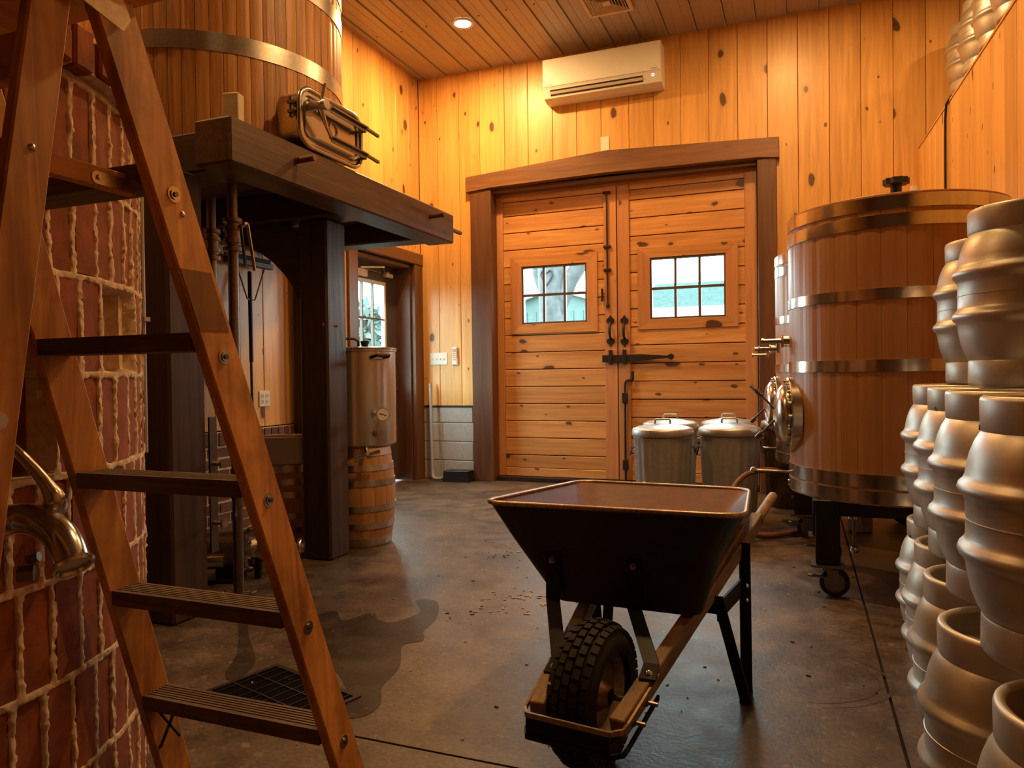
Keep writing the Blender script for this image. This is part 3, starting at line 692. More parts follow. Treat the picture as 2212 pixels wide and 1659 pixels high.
make('bottom', MB().cyl((0, 0, .05), (0, 0, .09), VR - .046, n=64), 'vat', V)
for z0, z1 in ((.435, .525), (.84, .93), (1.00, 1.09)):
    make('hoop', hoop_mb(VR, z0, z1), 'band', V, smooth=40)
# rectangular manway: neck, frame, door, clamp arms
Y0, Y1, Z0, Z1 = 3.05, 3.60, 2.275, 2.565
hx = -2.315
hatch = make('manway_neck', MB().ring(rrect(Y0 + .01, Y1 - .01, Z0 + .01, Z1 - .01, .075), rrect(Y0 + .03, Y1 - .03, Z0 + .03, Z1 - .03, .06), YZ, VC[0] + VR - .14, hx), 'steel', V, smooth=40, world=True)
def rim_tube(y0, y1, z0, z1, r, x, tr):
    pts = [(x, u, v) for u, v in rrect(y0, y1, z0, z1, r, 6)]; pts.append(pts[0]); pts.append(pts[1]); return MB().tube(pts, tr, 8, False)
make('manway_rim', rim_tube(Y0, Y1, Z0, Z1, .085, hx, .014), 'steel', hatch, smooth=60, world=True)
door = make('manway_door', MB().prism(rrect(Y0 + .022, Y1 - .022, Z0 + .022, Z1 - .022, .065), YZ, hx - .03, hx - .012).prism(rrect(Y0 + .05, Y1 - .05, Z0 + .05, Z1 - .05, .04), YZ, hx - .012, hx - .002), 'steel', V, .004, smooth=40, world=True)
torus_mb = torus(MB(), (hx + .002, 3.335, 2.42), (1, 0, 0), .036, .005, 20, 6); make('door_boss', torus_mb, 'steel', door, smooth=60, world=True)
pv = (hx + .055, Y0 + .075, 2.475)
arm = MB()
for za, zb, zc in ((2.50, 2.505, 2.50), (2.42, 2.352, 2.35)):
    arm.bar(pv, (hx + .05, Y0 + .20, zb), (.004, 0, 0), (0, 0, .018)); arm.bar((hx + .05, Y0 + .20, zb), (hx + .05, Y1 - .02, zc - .0), (.018, 0, 0), (0, .002, .004))
    arm.bar((hx + .05, Y0 + .20, zb - .014), (hx + .05, Y1 - .02, zc - .014), (.003, 0, 0), (0, .002, .012))
    arm.bar((hx + .05, Y1 - .03, zc), (hx + .055, Y1 + .10, zc - .012), (.008, 0, 0), (0, 0, .007))
    arm.cyl((hx - .01, Y1 - .03, zc - .02), (hx + .055, Y1 - .03, zc - .02), .010, n=8)
make('clamp_arm', arm, 'darksteel', door, world=True)
kn = MB().cyl((hx - .0, pv[1], pv[2]), (hx + .10, pv[1], pv[2]), .020, n=12).cyl((hx + .09, pv[1], pv[2]), (hx + .112, pv[1], pv[2]), .027, n=14)
for a in (1.35, 3.3, 5.0):
    kn.tube([(hx + .075, pv[1], pv[2]), (hx + .085, pv[1] + .115 * math.cos(a), pv[2] + .115 * math.sin(a))], [.010, .008], 6)
make('hand_wheel', kn, 'steel', door, world=True, smooth=40)
make('hinge', MB().cyl((hx - .035, Y0 - .016, 2.40), (hx - .035, Y0 - .016, 2.50), .011, n=8).box((hx - .05, Y0 - .03, 2.465), (hx - .015, Y0 - .002, 2.48)).box((hx - .05, Y0 - .03, 2.42), (hx - .015, Y0 - .002, 2.435)), 'darksteel', hatch, world=True)
bk = thing('cream_block', 'small cream painted block standing upright against the oak vat', 'block', (-2.62, 2.75, 2.251), .25)
make('body', MB().box((-.04, -.028, 0), (.04, .028, .175)), 'beige', bk, .004)
bk.location = (-2.455, 2.745, 2.251)

# ================================================================ ROUND BRICK TOWER
TC, TR = (-2.47, .94), .95
T = thing('brick_furnace', 'round red brick furnace with thick smeared mortar joints, firebox opening and corbelled top', 'furnace', (TC[0], TC[1], 0))
PZ = .2285; BA = math.radians(4.9); A0 = -34; NB = 24
rows = [(.2 - PZ + k * PZ) for k in range(8)]          # bottoms of the courses
def opening(th, z): return (.895 < z < 1.335 and th < 11.6)
holes = {(4, 24), (4, 29)}                              # missing bricks in the fifth course
offs = [random.uniform(-1.8, 1.8) for _ in rows]
bricks = []; 
jl = []
for k, z0 in enumerate(rows):
    th = A0 + offs[k]; js = [th]
    while th < 78:
        w = 4.9 + random.uniform(-.35, .35); js.append(th + w)
        mid = th + w / 2
        zz0 = max(z0 + .007, .003); zz1 = z0 + PZ - .007
        if opening(mid, (zz0 + zz1) / 2) or (k == 5 and 25.5 < mid < 35.5): pass
        else: bricks.append((k, th, th + w, zz0, zz1))
        th += w
    jl.append(np.array(js))
nth, nz = 400, 372
TH = np.linspace(A0 - 2, 80, nth); ZZ = np.linspace(0, 1.80, nz)
def vnoise(shape, cells, amp):
    g_ = rng.normal(size=(cells[0] + 2, cells[1] + 2)); yy = np.linspace(0, cells[0], shape[0]); xx = np.linspace(0, cells[1], shape[1])
    yi = yy.astype(int); xi = xx.astype(int); fy = (yy - yi)[:, None]; fx = (xx - xi)[None, :]
    fy = fy * fy * (3 - 2 * fy); fx = fx * fx * (3 - 2 * fx)
    return amp * ((g_[yi][:, xi] * (1 - fx) + g_[yi][:, xi + 1] * fx) * (1 - fy) + (g_[yi + 1][:, xi] * (1 - fx) + g_[yi + 1][:, xi + 1] * fx) * fy)
wob = vnoise((nz, nth), (60, 60), .0011) + vnoise((nz, nth), (180, 190), .0010); ruf = vnoise((nz, nth), (190, 200), .0016) + vnoise((nz, nth), (50, 50), .0016)
Rg = np.zeros((nz, nth))
deg = math.radians(1) * TR
for i, z in enumerate(ZZ):
    k = int(min(len(rows) - 1, max(0, math.floor((z - rows[0]) / PZ))))
    dz = np.minimum(abs(z - rows[k]), abs(z - rows[k] - PZ))
    dv = np.min(np.abs(TH[:, None] - jl[k][None, :]), axis=1) * deg
    dj = np.minimum(dv, dz) + wob[i]
    on = np.clip((.0130 - dj) / .0045, 0, 1)
    Rg[i] = TR - .028 + on * (.031 + ruf[i])
    dark = np.array([opening(t, z) for t in TH]); Rg[i][dark] = TR - .42
    if 1.125 < z < 1.330:
        hole = (TH > 26.2) & (TH < 34.6); Rg[i][hole] = TR - .10 + ruf[i][hole]
ct, st = np.cos(np.radians(TH)), np.sin(np.radians(TH))
mb = MB()
for i in range(nz): mb.v += list(zip((Rg[i] * ct).tolist(), (Rg[i] * st).tolist(), [float(ZZ[i])] * nth))
mb.f = [(i * nth + j, i * nth + j + 1, (i + 1) * nth + j + 1, (i + 1) * nth + j) for i in range(nz - 1) for j in range(nth - 1)]
mo = make('mortar', mb, 'mortar', T, smooth=80)
make('core', MB().lathe([(TR - .44, 0), (TR - .44, 1.86)], (0, 0, 0), 48).lathe([(TR - .005, 0), (TR - .005, 1.86)], (0, 0, 0), 40, None, False, math.radians(80), math.radians(324)), 'dark_core', T)
def arc_brick(t0, t1, z0, z1, ro, ri, j=.0025):
    t0, t1 = math.radians(t0), math.radians(t1); r = lambda: random.uniform(-j, j)
    P = []
    for z in (z0, z1):
        for t, R in ((t0, ri), (t1, ri), (t1, ro), ((t0 + t1) / 2, ro), (t0, ro)): P.append(((R + r() * .6) * math.cos(t + r()), (R + r() * .6) * math.sin(t + r()), z + r()))
    return MB().add(P, [(4, 3, 2, 1, 0), (5, 6, 7, 8, 9), (0, 1, 6, 5), (1, 2, 7, 6), (2, 3, 8, 7), (3, 4, 9, 8), (4, 0, 5, 9)])
for k, a, b, z0, z1 in bricks:
    h = .0075 / deg
    make('brick', arc_brick(a + h, b - h, z0, z1, TR + random.uniform(-.004, .003), TR - .05), 'brick', T)
# bricks showing inside the opening jamb and the missing-brick pocket
for z0 in (.90, 1.125): make('brick', arc_brick(11.2, 12.4, z0, z0 + .205, TR - .055, TR - .26), 'brick', T)
make('brick', arc_brick(27.4, 33.6, 1.128, 1.325, TR - .085, TR - .15), 'brick', T)
# corbelled cap course
th = A0
make('cap_mortar', MB().lathe([(TR - .05, 1.785), (TR - .012, 1.785), (TR - .004, 1.812), (TR + .030, 1.818), (TR + .030, 1.89), (TR - .35, 1.895), (TR - .5, 1.895)], (0, 0, 0), 80, None, False, math.radians(A0), math.radians(80)), 'mortar', T)
while th < 78:
    w = random.uniform(4.5, 5.2)
    make('brick', arc_brick(th + .42, th + w - .42, 1.815 + random.uniform(-.004, .004), 1.908 + random.uniform(-.010, .008), TR + .043 + random.uniform(-.004, .005), TR - .1, .003), 'brick', T, .006); th += w
# stainless drain fitting with lever handle
FT = thing('drain_valve', 'polished stainless elbow valve with a long lever handle on the brick furnace', 'valve', (-1.5, 1.02, .78))
el = []
P = [Vector(p) for p in ((-1.545, .89, .755), (-1.51, .965, .808), (-1.45, 1.005, .826), (-1.375, 1.005, .818), (-1.32, .998, .792), (-1.287, .99, .750))]
mb = MB().tube(cat(P), .031, 18)
torus(mb, P[-1], (P[-1] - P[-2]), .033, .006, 20, 6); el = make('elbow', mb, 'steel', FT, smooth=50, world=True)
d = (P[1] - P[0]).normalized()
cb = MB(); torus(cb, P[0] + d * .045, d, .040, .009, 20, 6); torus(cb, P[0] + d * .02, d, .043, .010, 20, 6); cb.box((-1.45, .985, .835), (-1.405, 1.02, .842))
make('clamp', cb, 'darksteel', FT, world=True, smooth=50)
make('valve_body', MB().cyl((-1.62, .80, .70), (-1.51, .915, .745), .045, n=18).cyl((-1.505, .96, .80), (-1.495, .97, .87), .018, n=10), 'darksteel', FT, world=True, smooth=40)
lv = MB(); A = Vector((-1.385, 1.03, .865)); B = Vector((-1.40, 1.02, .90)); C_ = Vector((-1.425, 1.0, .945)); D_ = Vector((-1.455, .975, .99)); 
lp = cat([Vector((-1.40, 1.04, .845)), A, B, C_, D_], 4); lv.tube(lp, [.024, .024, .0235, .0225, .021, .019, .0165, .0145, .013, .012, .0115, .011, .0105, .010, .0095, .009, .0085], 12)
make('lever', lv, 'steel', FT, world=True, smooth=60)
make('wing_nut', MB().cyl((-1.455, 1.0, .715), (-1.435, 1.02, .715), .018, n=6).cyl((-1.44, 1.01, .745), (-1.42, 1.02, .75), .010, n=8), 'darksteel', FT, world=True)
# grey conduit beside the tower
cd = thing('conduit', 'thin grey conduit running down beside the brick furnace', 'pipe', (-2.10, 1.895, .95))
make('pipe', MB().tube([(0, 0, -.10), (0, 0, 1.0)], .0085, 8), 'pvc', cd)
make('pipe_strap', MB().box((-.02, -.012, .35), (.02, .012, .365)), 'pvc', cd)

# ================================================================ STEP LADDER
LD = thing('step_ladder', 'worn wooden step ladder with grooved treads standing beside the brick furnace', 'ladder', (-1.262, 1.2, 0))
LX = -1.262
def fx(z): return .282 - .063 * z
def fy(z): return 1.458 - .336 * z
RW, RTK = .088, .0255
tops = 1.768
def frail(sg):
    def P(z): return Vector((LX + sg * (fx(z) + RTK / 2 - .001), fy(z) - .006 + RW / 2, z))
    return make('rail', MB().bar(P(0), P(tops), (RTK / 2, 0, 0), (0, RW / 2, 0)), 'ladder', LD, .003, world=True)
A_ = frail(1); B_ = frail(-1)
def rx(z): return .182 + .060 * (1.65 - z)
def ry(z): return .84 - .19 * (1.65 - z)
def rrail(sg):
    def P(z): return Vector((LX + sg * (rx(z) - .011), ry(z) - .033, z))
    return make('rear_rail', MB().bar(P(0), P(tops), (.0115, 0, 0), (0, .033, 0)), 'ladder', LD, .003, world=True)
C1 = rrail(1); D1 = rrail(-1)
sz = [.317 + .29 * k for k in range(5)]
for z in sz:
    w = fx(z) - .001; y0 = fy(z); prof = [(0, -.034), (.078, -.034), (.078, 0)]
    gx = .078
    for i in range(6):
        gx -= .0105; prof += [(gx + .002, 0), (gx + .001, -.004), (gx - .0015, -.004), (gx - .0025, 0)]
    prof += [(0, 0)]
    make('tread', MB().prism([(y0 + a, z + b) for a, b in prof], lambda u, v, d: (d, u, v), LX - w, LX + w), 'tread', LD, world=True)
    zz = z - .045; xx = LX + fx(zz) + RTK - .002; yy = fy(zz) - .006 + RW * .5
    for sg in (1, -1):
        xs = LX + sg * (fx(zz) + RTK - .001)
        make('washer', MB().cyl((xs, yy, zz), (xs + sg * .002, yy, zz), .0145, n=18).cyl((xs + sg * .002, yy, zz), (xs + sg * .0045, yy, zz), .0095, n=14), 'steel', LD, world=True)
        make('rod_end', MB().cyl((xs + sg * .0045, yy, zz), (xs + sg * .0075, yy, zz), .0048, n=10), 'darksteel', LD, world=True)
make('top_cap', MB().box((LX - .25, .76, tops + .001), (LX + .25, 1.00, tops + .026)), 'ladder_y', LD, .004, world=True)
for z in (1.60, 1.18, .62, .2):
    make('rear_rung', MB().box((LX - rx(z) + .02, ry(z) - .052, z - .035), (LX + rx(z) - .021, ry(z) - .030, z + .035)), 'tread' if z > 9 else 'ladder_y', LD, world=True)
for sg in (1, -1):
    ax = LX + sg * .150
    s1 = make('shelf_arm', MB().box((ax - .010, .36, 1.428), (ax + .010, .985, 1.463)), 'ladder_y', LD, .002, world=True)
    make('hinge_plate', MB().prism(rrect(.895, .985, 1.431, 1.453, .010, 4), YZ, ax + .010, ax + .0125).cyl((ax + .0125, .908, 1.443), (ax + .016, .908, 1.443), .0045, n=8), 'band', s1, world=True)
for k in range(3): make('shelf_slat', MB().box((LX - .138, .40 + k * .09, 1.432), (LX + .138, .475 + k * .09, 1.452)), 'ladder_y', LD, world=True)
make('bolt', MB().lathe([(0, .004), (.004, .0035), (.0068, 0)], (LX + rx(1.45) + .0005, ry(1.45) - .033, 1.45), 12, (1, 0, 0)), 'steel', LD, world=True, smooth=60)
make('washer', MB().cyl((LX + rx(1.03), ry(1.03) - .028, 1.045), (LX + rx(1.03) + .002, ry(1.03) - .028, 1.045), .0125, n=18).cyl((LX + rx(1.03) + .002, ry(1.03) - .028, 1.045), (LX + rx(1.03) + .005, ry(1.03) - .028, 1.045), .006, n=12), 'steel', LD, world=True)
zz = 1.72; make('corner_bracket', MB().prism([(.83, 1.715), (.93, 1.690), (.945, 1.715), (.93, 1.745), (.83, 1.765)], YZ, LX + fx(zz) + RTK - .003, LX + fx(zz) + RTK + .001), 'band', LD, world=True)
zz = 1.40; make('bolt', MB().lathe([(0, .004), (.004, .0035), (.0068, 0)], (LX + fx(zz) + RTK - .002, fy(zz) + .045, zz), 12, (1, 0, 0)), 'steel', LD, world=True, smooth=60)
def PA(z): return Vector((LX + fx(z) + RTK - .0006, fy(z) - .006 + RW * .45, z))
make('repair_patch', MB().bar(PA(1.19), PA(1.30), (.0008, 0, 0), (0, RW * .42, 0)), 'scarred', LD, world=True)
zz = .25; make('foot_brace', MB().tube([(LX - fx(.3) + .01, fy(.3) + .03, .27), (LX - fx(.3) + .06, fy(.2) + .02, .20)], .004, 6).tube([(LX - fx(.3) + .07, fy(.3) + .03, .28), (LX - fx(.2) - .0, fy(.2) + .02, .16)], .004, 6), 'iron', LD, world=True)

# ================================================================ BARRELS, KETTLE, PAN UNDER THE PLATFORM
def barrel(name, label, loc, H=.60, R=.228, Re=.192, n=16):
    B = thing(name, label, 'barrel', loc)
    bul = lambda t: Re + (R - Re) * (1 - (2 * t - 1) ** 2)
    s0 = make('stave', stave_mb(R, .02, n, 0, H, .0007, bul, 10, 3), 'barrel', B, smooth=30)
    for i in range(1, n): inst('stave', s0, B, (0, 0, 0), (0, 0, 2 * PI * i / n))
    make('head', MB().cyl((0, 0, H - .035), (0, 0, H - .015), Re - .012, n=32), 'barrel', B)
    for zc, h in ((.032, .05), (.13, .04), (.235, .04), (.385, .04), (.475, .04), (.568, .05)):
        zc *= H / .60; a, b = (zc - h / 2) / H, (zc + h / 2) / H
        make('hoop', hoop_mb(bul(a) + .0005, zc - h / 2, zc + h / 2, .003, 48, bul(b) + .0005), 'band', B, smooth=40)
    return B
KX, KY = -2.735, 4.19
barrel('oak_barrel', 'small oak barrel with galvanized hoops standing under the stainless kettle', (KX, KY, 0), H=.65)
barrel('oak_barrel', 'small oak barrel carrying the stainless pan behind the platform post', (-3.20, 4.05, 0), H=.545, R=.25, Re=.215)
K = thing('brew_kettle', 'stainless brew kettle with dial thermometer on an oak barrel', 'kettle', (KX, KY, .652))
KR = .240
make('body', MB().lathe([(0, .0), (KR - .015, 0), (KR, .012), (KR, .61), (KR + .007, .615), (KR + .007, .625), (KR - .004, .628)], (0, 0, 0), 64), 'brushed', K, smooth=40)
lid = make('lid', MB().lathe([(KR + .012, .629), (KR + .012, .636), (KR * .9, .642), (0, .650)], (0, 0, 0), 64), 'steel', K, smooth=40)
make('lid_knob', MB().cyl((.05, .0, .65), (.05, .0, .685), .022, .032, 14), 'plastic', lid, smooth=40)
kd = math.atan2(-KY, -KX); 
def kp(a, r, z): return (r * math.cos(kd + a), r * math.sin(kd + a), z)
for a in (.53, -1.25):
    hb = make('handle', MB().tube([kp(a - .20, KR + .002, .572), kp(a - .19, KR + .045, .577), kp(a - .15, KR + .065, .584), kp(a + .15, KR + .065, .584), kp(a + .19, KR + .045, .577), kp(a + .20, KR + .002, .572)], .010, 8), 'plastic', K, smooth=50)
    make('handle_plate', MB().tube([kp(a - .26, KR + .002, .565), kp(a - .1, KR + .006, .557), kp(a + .1, KR + .006, .557), kp(a + .26, KR + .002, .565)], .007, 6), 'steel', hb, smooth=50)
make('lid_handle', MB().tube([(-.12, -.12, .644), (-.12, -.115, .685), (-.09, -.09, .702), (-.02, -.02, .702), (.0, 0, .685), (.0, 0, .64)], .009, 8), 'plastic', lid, smooth=50)
ga = .50; gz = .208
gc = Vector(kp(ga, KR + .055, gz)); gd = Vector((-.55, -.83, .0)).normalized() * -1; gd = (Vector((0, 0, 0)) - Vector((KX, KY, 0))).normalized()
gd = (gd + Vector((.25, 0, 0))).normalized()
gb = make('thermometer', MB().cyl(kp(ga, KR - .01, gz), gc, .013, n=10).cyl(gc, gc + gd * .022, .043, n=24), 'steel', K, smooth=40)
make('dial', MB().cyl(gc + gd * .0225, gc + gd * .0245, .037, n=24), 'dial', gb)
tn = gd.cross(Vector((0, 0, 1)))
make('needle', MB().bar(gc + gd * .0255 - tn * .02 - Vector((0, 0, .006)), gc + gd * .0255 + tn * .024 + Vector((0, 0, .009)), gd * .0006, Vector((0, 0, .0022))), 'plastic', gb)
make('port', MB().cyl(kp(.44, KR - .01, .085), kp(.44, KR + .05, .085), .017, n=12).cyl(kp(.44, KR + .02, .085), kp(.44, KR + .035, .085), .024, n=6), 'steel', K, smooth=40)
vb = Vector(kp(.16, KR - .06, .02)); ve = Vector(kp(.16, KR + .06, -.045))
mb = MB().cyl(vb, ve, .013, n=10); tdir = Vector((math.cos(kd + PI / 2), math.sin(kd + PI / 2), 0))
mb.cyl(ve - tdir * -.075 + Vector((0, 0, .022)), ve + tdir * -.06 - Vector((0, 0, .012)), .0125, n=10).cyl(ve + tdir * -.055 - Vector((0, 0, .012)), ve + tdir * -.085 - Vector((0, 0, .016)), .024, n=12).cyl(ve + tdir * -.01, ve + tdir * .01, .020, n=8)
make('ball_valve', mb, 'steel', K, smooth=40)

pn = thing('steel_pan', 'deep stainless pan resting on the oak barrel behind the post', 'pan', (-3.13, 3.93, .547), math.radians(38))
def loft4(a, za, b, zb): 
    return [(-a[0], -a[1], za), (a[0], -a[1], za), (a[0], a[1], za), (-a[0], a[1], za), (-b[0], -b[1], zb), (b[0], -b[1], zb), (b[0], b[1], zb), (-b[0], b[1], zb)]
mb = MB(); mb.add(loft4((.125, .10), 0, (.155, .125), .17), [(3, 2, 1, 0), (0, 1, 5, 4), (1, 2, 6, 5), (2, 3, 7, 6), (3, 0, 4, 7)])
mb.add(loft4((.12, .095), .004, (.151, .121), .17), [(3, 2, 1, 0), (0, 1, 5, 4), (1, 2, 6, 5), (2, 3, 7, 6), (3, 0, 4, 7)])
make('body', mb, 'steel', pn)
make('rim', MB().ring(rrect(-.172, .172, -.142, .142, .03, 4), rrect(-.15, .15, -.12, .12, .02, 4), XY, .170, .176), 'steel', pn)

# vertical drain pipes with butterfly valves under the platform
def drop_pipe(x, y, zb, zt, r, label, hs):
    P = thing('drain_pipe', label, 'pipe', (x, y, zb))
    make('pipe', MB().cyl((0, 0, 0), (0, 0, zt - zb), r, n=18), 'darksteel', P, smooth=40)
    vz = 1.80 - zb
    mb = MB()
    for dz in (-.07, -.03, .03, .07): mb.cyl((0, 0, vz + dz - .009), (0, 0, vz + dz + .009), r + .022, n=18)
    mb.cyl((0, 0, vz - .05), (0, 0, vz + .05), r + .012, n=18)
    make('butterfly_valve', mb, 'darksteel', P, smooth=40)
    make('valve_lever', MB().bar((hs * .03, 0, vz + .03), (hs * .085, 0, vz + .05), (0, .012, 0), (0, 0, .006)).bar((hs * .08, .012, vz + .05), (hs * .12, .012, vz - .18), (.008, 0, 0), (0, .003, 0)).bar((hs * .06, -.012, vz + .045), (hs * .085, -.012, vz - .16), (.007, 0, 0), (0, .003, 0)), 'steel', P)
    return P
drop_pipe(-2.575, 2.86, .035, 2.052, .025, 'tall stainless pipe dropping from the platform to the wet floor', 1)
drop_pipe(-2.86, 3.02, 1.55, 2.052, .025, 'short stainless pipe stub with butterfly valve under the platform', -1)
# squeegee leaning on the wall
sq = thing('floor_squeegee', 'long handled floor squeegee leaning head up against the pine wall', 'squeegee', (-3.47, 4.02, 0))
d = Vector((-.245, .27, 1.93))
make('handle', MB().tube([d * .0, d * .66], .012, 8), 'darksteel', sq, smooth=50); make('grip', MB().tube([d * .63, d * .97], .015, 8), 'plastic', sq, smooth=50)
make('head', MB().box((d.x - .02, d.y - .24, 1.915), (d.x + .02, d.y + .24, 1.955)), 'plastic', sq, .004)
make('blade', MB().box((d.x - .012, d.y - .24, 1.956), (d.x - .004, d.y + .24, 1.99)), 'rubber', sq)
for s_ in (-1, 1): make('brace', MB().tube([d * .86, d * .86 + Vector((.01, s_ * .04, .01)), Vector((d.x + .01, d.y + s_ * .15, 1.92))], .006, 6), 'darksteel', sq)
# pump with motor
pu = thing('transfer_pump', 'dark transfer pump with cylindrical motor on the floor under the platform', 'pump', (-2.86, 3.22, 0), math.radians(28))
make('motor', MB().cyl((-.22, 0, .165), (.03, 0, .165), .105, n=28).cyl((-.23, 0, .165), (-.22, 0, .165), .095, n=28), 'darksteel', pu, .004, smooth=40)
make('terminal_cover', MB().cyl((-.20, -.115, .13), (-.07, -.115, .13), .038, n=18).cyl((-.205, -.115, .13), (-.20, -.115, .13), .034, n=18), 'steel', pu, smooth=40)
fl_ = make('flange', MB().cyl((.03, 0, .165), (.05, 0, .165), .128, n=32), 'steel', pu, smooth=40)
b0 = None
for i in range(8): make('flange_bolt', MB().cyl((.05, .112 * math.cos(i * PI / 4 + .3), .165 + .112 * math.sin(i * PI / 4 + .3)), (.062, .112 * math.cos(i * PI / 4 + .3), .165 + .112 * math.sin(i * PI / 4 + .3)), .010, n=6), 'darksteel', fl_)
make('pump_head', MB().lathe([(.0, 0), (.06, .0), (.075, .05), (.07, .12), (.04, .15)], (.05, 0, .165), 24, (1, 0, 0)).cyl((.20, 0, .165), (.30, 0, .165), .025, n=16), 'steel', pu, smooth=40)
cm = MB(); torus(cm, (.30, 0, .165), (1, 0, 0), .030, .012, 20, 8); cm.lathe([(.034, 0), (.034, .02), (.020, .021), (.020, -.05)], (.305, 0, .165), 20, (1, 0, 0)); cm.cyl((.30, -.02, .205), (.30, .02, .205), .008, n=6).cyl((.30, -.035, .12), (.30, .0, .12), .008, n=6)
make('clamp', cm, 'steel', pu, smooth=50)
make('foot', MB().box((-.18, -.10, 0), (-.01, .10, .02)).box((-.14, -.05, .02), (-.05, .05, .08)).box((.06, -.03, 0), (.09, .03, .10)), 'black', pu, .003)
for i, (x, y, lb) in enumerate(((-2.62, 2.93, 'steel hose clamp lying on the floor nearest the left platform post'), (-2.70, 2.80, 'steel hose clamp lying on the floor against the left platform post'))):
    cl_ = thing('hose_clamp', lb, 'clamp', (x - .06, y + .05, .008), i * 1.1)
    mb = MB(); torus(mb, (0, 0, .004), (.15, .2, 1), .034, .007, 18, 6); make('ring', mb, 'steel', cl_, smooth=60); make('wing_nut', MB().cyl((.034, 0, .004), (.09, .01, .010), .005, n=6).box((.08, -.015, .002), (.09, .025, .016)), 'steel', cl_)

# floor drain
dg = thing('floor_drain', 'dark floor drain grate set in the concrete beside the ladder', 'drain', (-1.685, 2.07, 0), math.radians(-16))
make('sump_shade', MB().box((-.225, -.135, -.01), (.225, .135, .0015)), 'pit_shade', dg)  # flat black plate, painted shade in place of a deep drain
make('frame', MB().ring([(-.24, -.15), (.24, -.15), (.24, .15), (-.24, .15)], [(-.222, -.132), (.222, -.132), (.222, .132), (-.222, .132)], XY, .0, .006), 'iron', dg)
g0 = None
for i in range(9):
    x = -.20 + i * .05
    if g0 is None: g0 = make('bar', MB().box((-.002, -.132, .0015), (.002, .132, .0055)), 'iron', dg); g0.location = (x, 0, 0)
    else: inst('bar', g0, dg, (x, 0, 0))
for y in (-.045, .045): make('cross_bar', MB().box((-.222, y - .003, .0015), (.222, y + .003, .005)), 'iron', dg)
# wet patches on the concrete
def patch(name, label, pts, z=.0012, mat='wet', cat='puddle'):
    n = len(pts); P = []
    for i in range(n):      # Catmull-Rom outline
        a, b, c, d = (np.array(pts[(i + k - 1) % n], float) for k in range(4))
        for t in np.linspace(0, 1, 8, endpoint=False): P.append(tuple(.5 * (2 * b + (c - a) * t + (2 * a - 5 * b + 4 * c - d) * t * t + (3 * b - a - 3 * c + d) * t ** 3)))
    cx = sum(p[0] for p in P) / len(P); cy = sum(p[1] for p in P) / len(P)
    o = make(name, MB().prism([(x - cx, y - cy) for x, y in P], XY, 0, z), mat); o.location = (cx, cy, .0002); tag(o, label, cat); return o
patch('puddle', 'dark wet puddle spread on the concrete right of the ladder', [(-2.10, 2.72), (-2.05, 2.90), (-1.93, 2.80), (-1.87, 2.93), (-1.78, 2.86), (-1.70, 2.86), (-1.66, 3.02), (-1.76, 3.17), (-1.66, 3.19), (-1.55, 2.98), (-1.52, 2.80), (-1.47, 2.70), (-1.52, 2.62), (-1.42, 2.42), (-1.39, 2.25), (-1.32, 2.12), (-1.33, 2.02), (-1.44, 1.98), (-1.47, 2.14), (-1.62, 2.30), (-1.80, 2.40), (-2.0, 2.52)])
patch('wet_streak', 'wet streak running from the drain pipe to the floor drain', [(-2.60, 2.90), (-2.53, 2.88), (-2.25, 2.55), (-1.98, 2.28), (-1.93, 2.12), (-2.0, 2.14), (-2.12, 2.34), (-2.40, 2.66)])
for i, (x, y, a) in enumerate(((-1.52, 4.72, .2), (-1.40, 4.90, -.3), (-1.62, 4.55, .5), (-1.75, 4.95, .1))): pass

# ================================================================ TRASH CANS
def can(label, loc, rz, lidmat='galv_lid', bodymat='galv', handle=True):
    Cn = thing('trash_can', label, 'trash can', loc, rz, 'trash cans in front of the barn doors')
    n = 120; mb = MB(); zs = [0, .02, .05, .11, .56, .61, .63, .64, .665]; rs = [.175, .178, .180, .184, .206, .209, .217, .209, .211]; o = []
    for z, r in zip(zs, rs):
        fl_ = 1.0 if .1 < z < .57 else 0.0
        for i in range(n):
            a = 2 * PI * i / n; ph = (i % 6); rr = r + fl_ * (.0045 if ph in (2, 3, 4) else -.002)
            mb.v.append((rr * math.cos(a), rr * math.sin(a), z))
    for k in range(len(zs) - 1):
        for i in range(n): mb.f.append((k * n + i, k * n + (i + 1) % n, (k + 1) * n + (i + 1) % n, (k + 1) * n + i))
    mb.f.append(tuple(range(n - 1, -1, -1))); make('body', mb, bodymat, Cn, smooth=40)
    lid = make('lid', MB().lathe([(r_, z_ + .066) for r_, z_ in ((.216, .572), (.224, .576), (.226, .585), (.222, .618), (.216, .628), (.20, .632), (.185, .640), (.165, .638), (.15, .646), (.13, .645), (.115, .653), (.09, .652), (.075, .660), (.0, .664))], (0, 0, 0), 64), lidmat, Cn, smooth=50)
    make('lid_handle', MB().tube([(-.055, 0, .722), (-.055, 0, .75), (-.045, 0, .76), (.045, 0, .76), (.055, 0, .75), (.055, 0, .722)], .008, 8), lidmat, lid, smooth=50)
    if handle:
        for s_ in (1, -1): make('side_handle', MB().tube([(s_ * .208, -.05, .56), (s_ * .228, -.05, .55), (s_ * .24, -.045, .505), (s_ * .24, .045, .505), (s_ * .228, .05, .55), (s_ * .208, .05, .56)], .006, 8), 'darksteel', Cn, smooth=50)
    return Cn
can('galvanized trash can with a torn dented side, front left below the door latch', (-.95, 5.46, 0), .25)
can('galvanized trash can front right beside the dark casing of the barn doors', (-.49, 5.63, 0), .25)
can('galvanized trash can half hidden behind the torn front left can', (-.99, 6.06, 0), .1)
can('galvanized trash can half hidden behind the front right can', (-.545, 6.23, 0), .3)
can('brown trash can with grey lid behind the oak tanks, rightmost of the cans', (-.085, 6.42, 0), .2, 'galv_lid', 'rustcan')
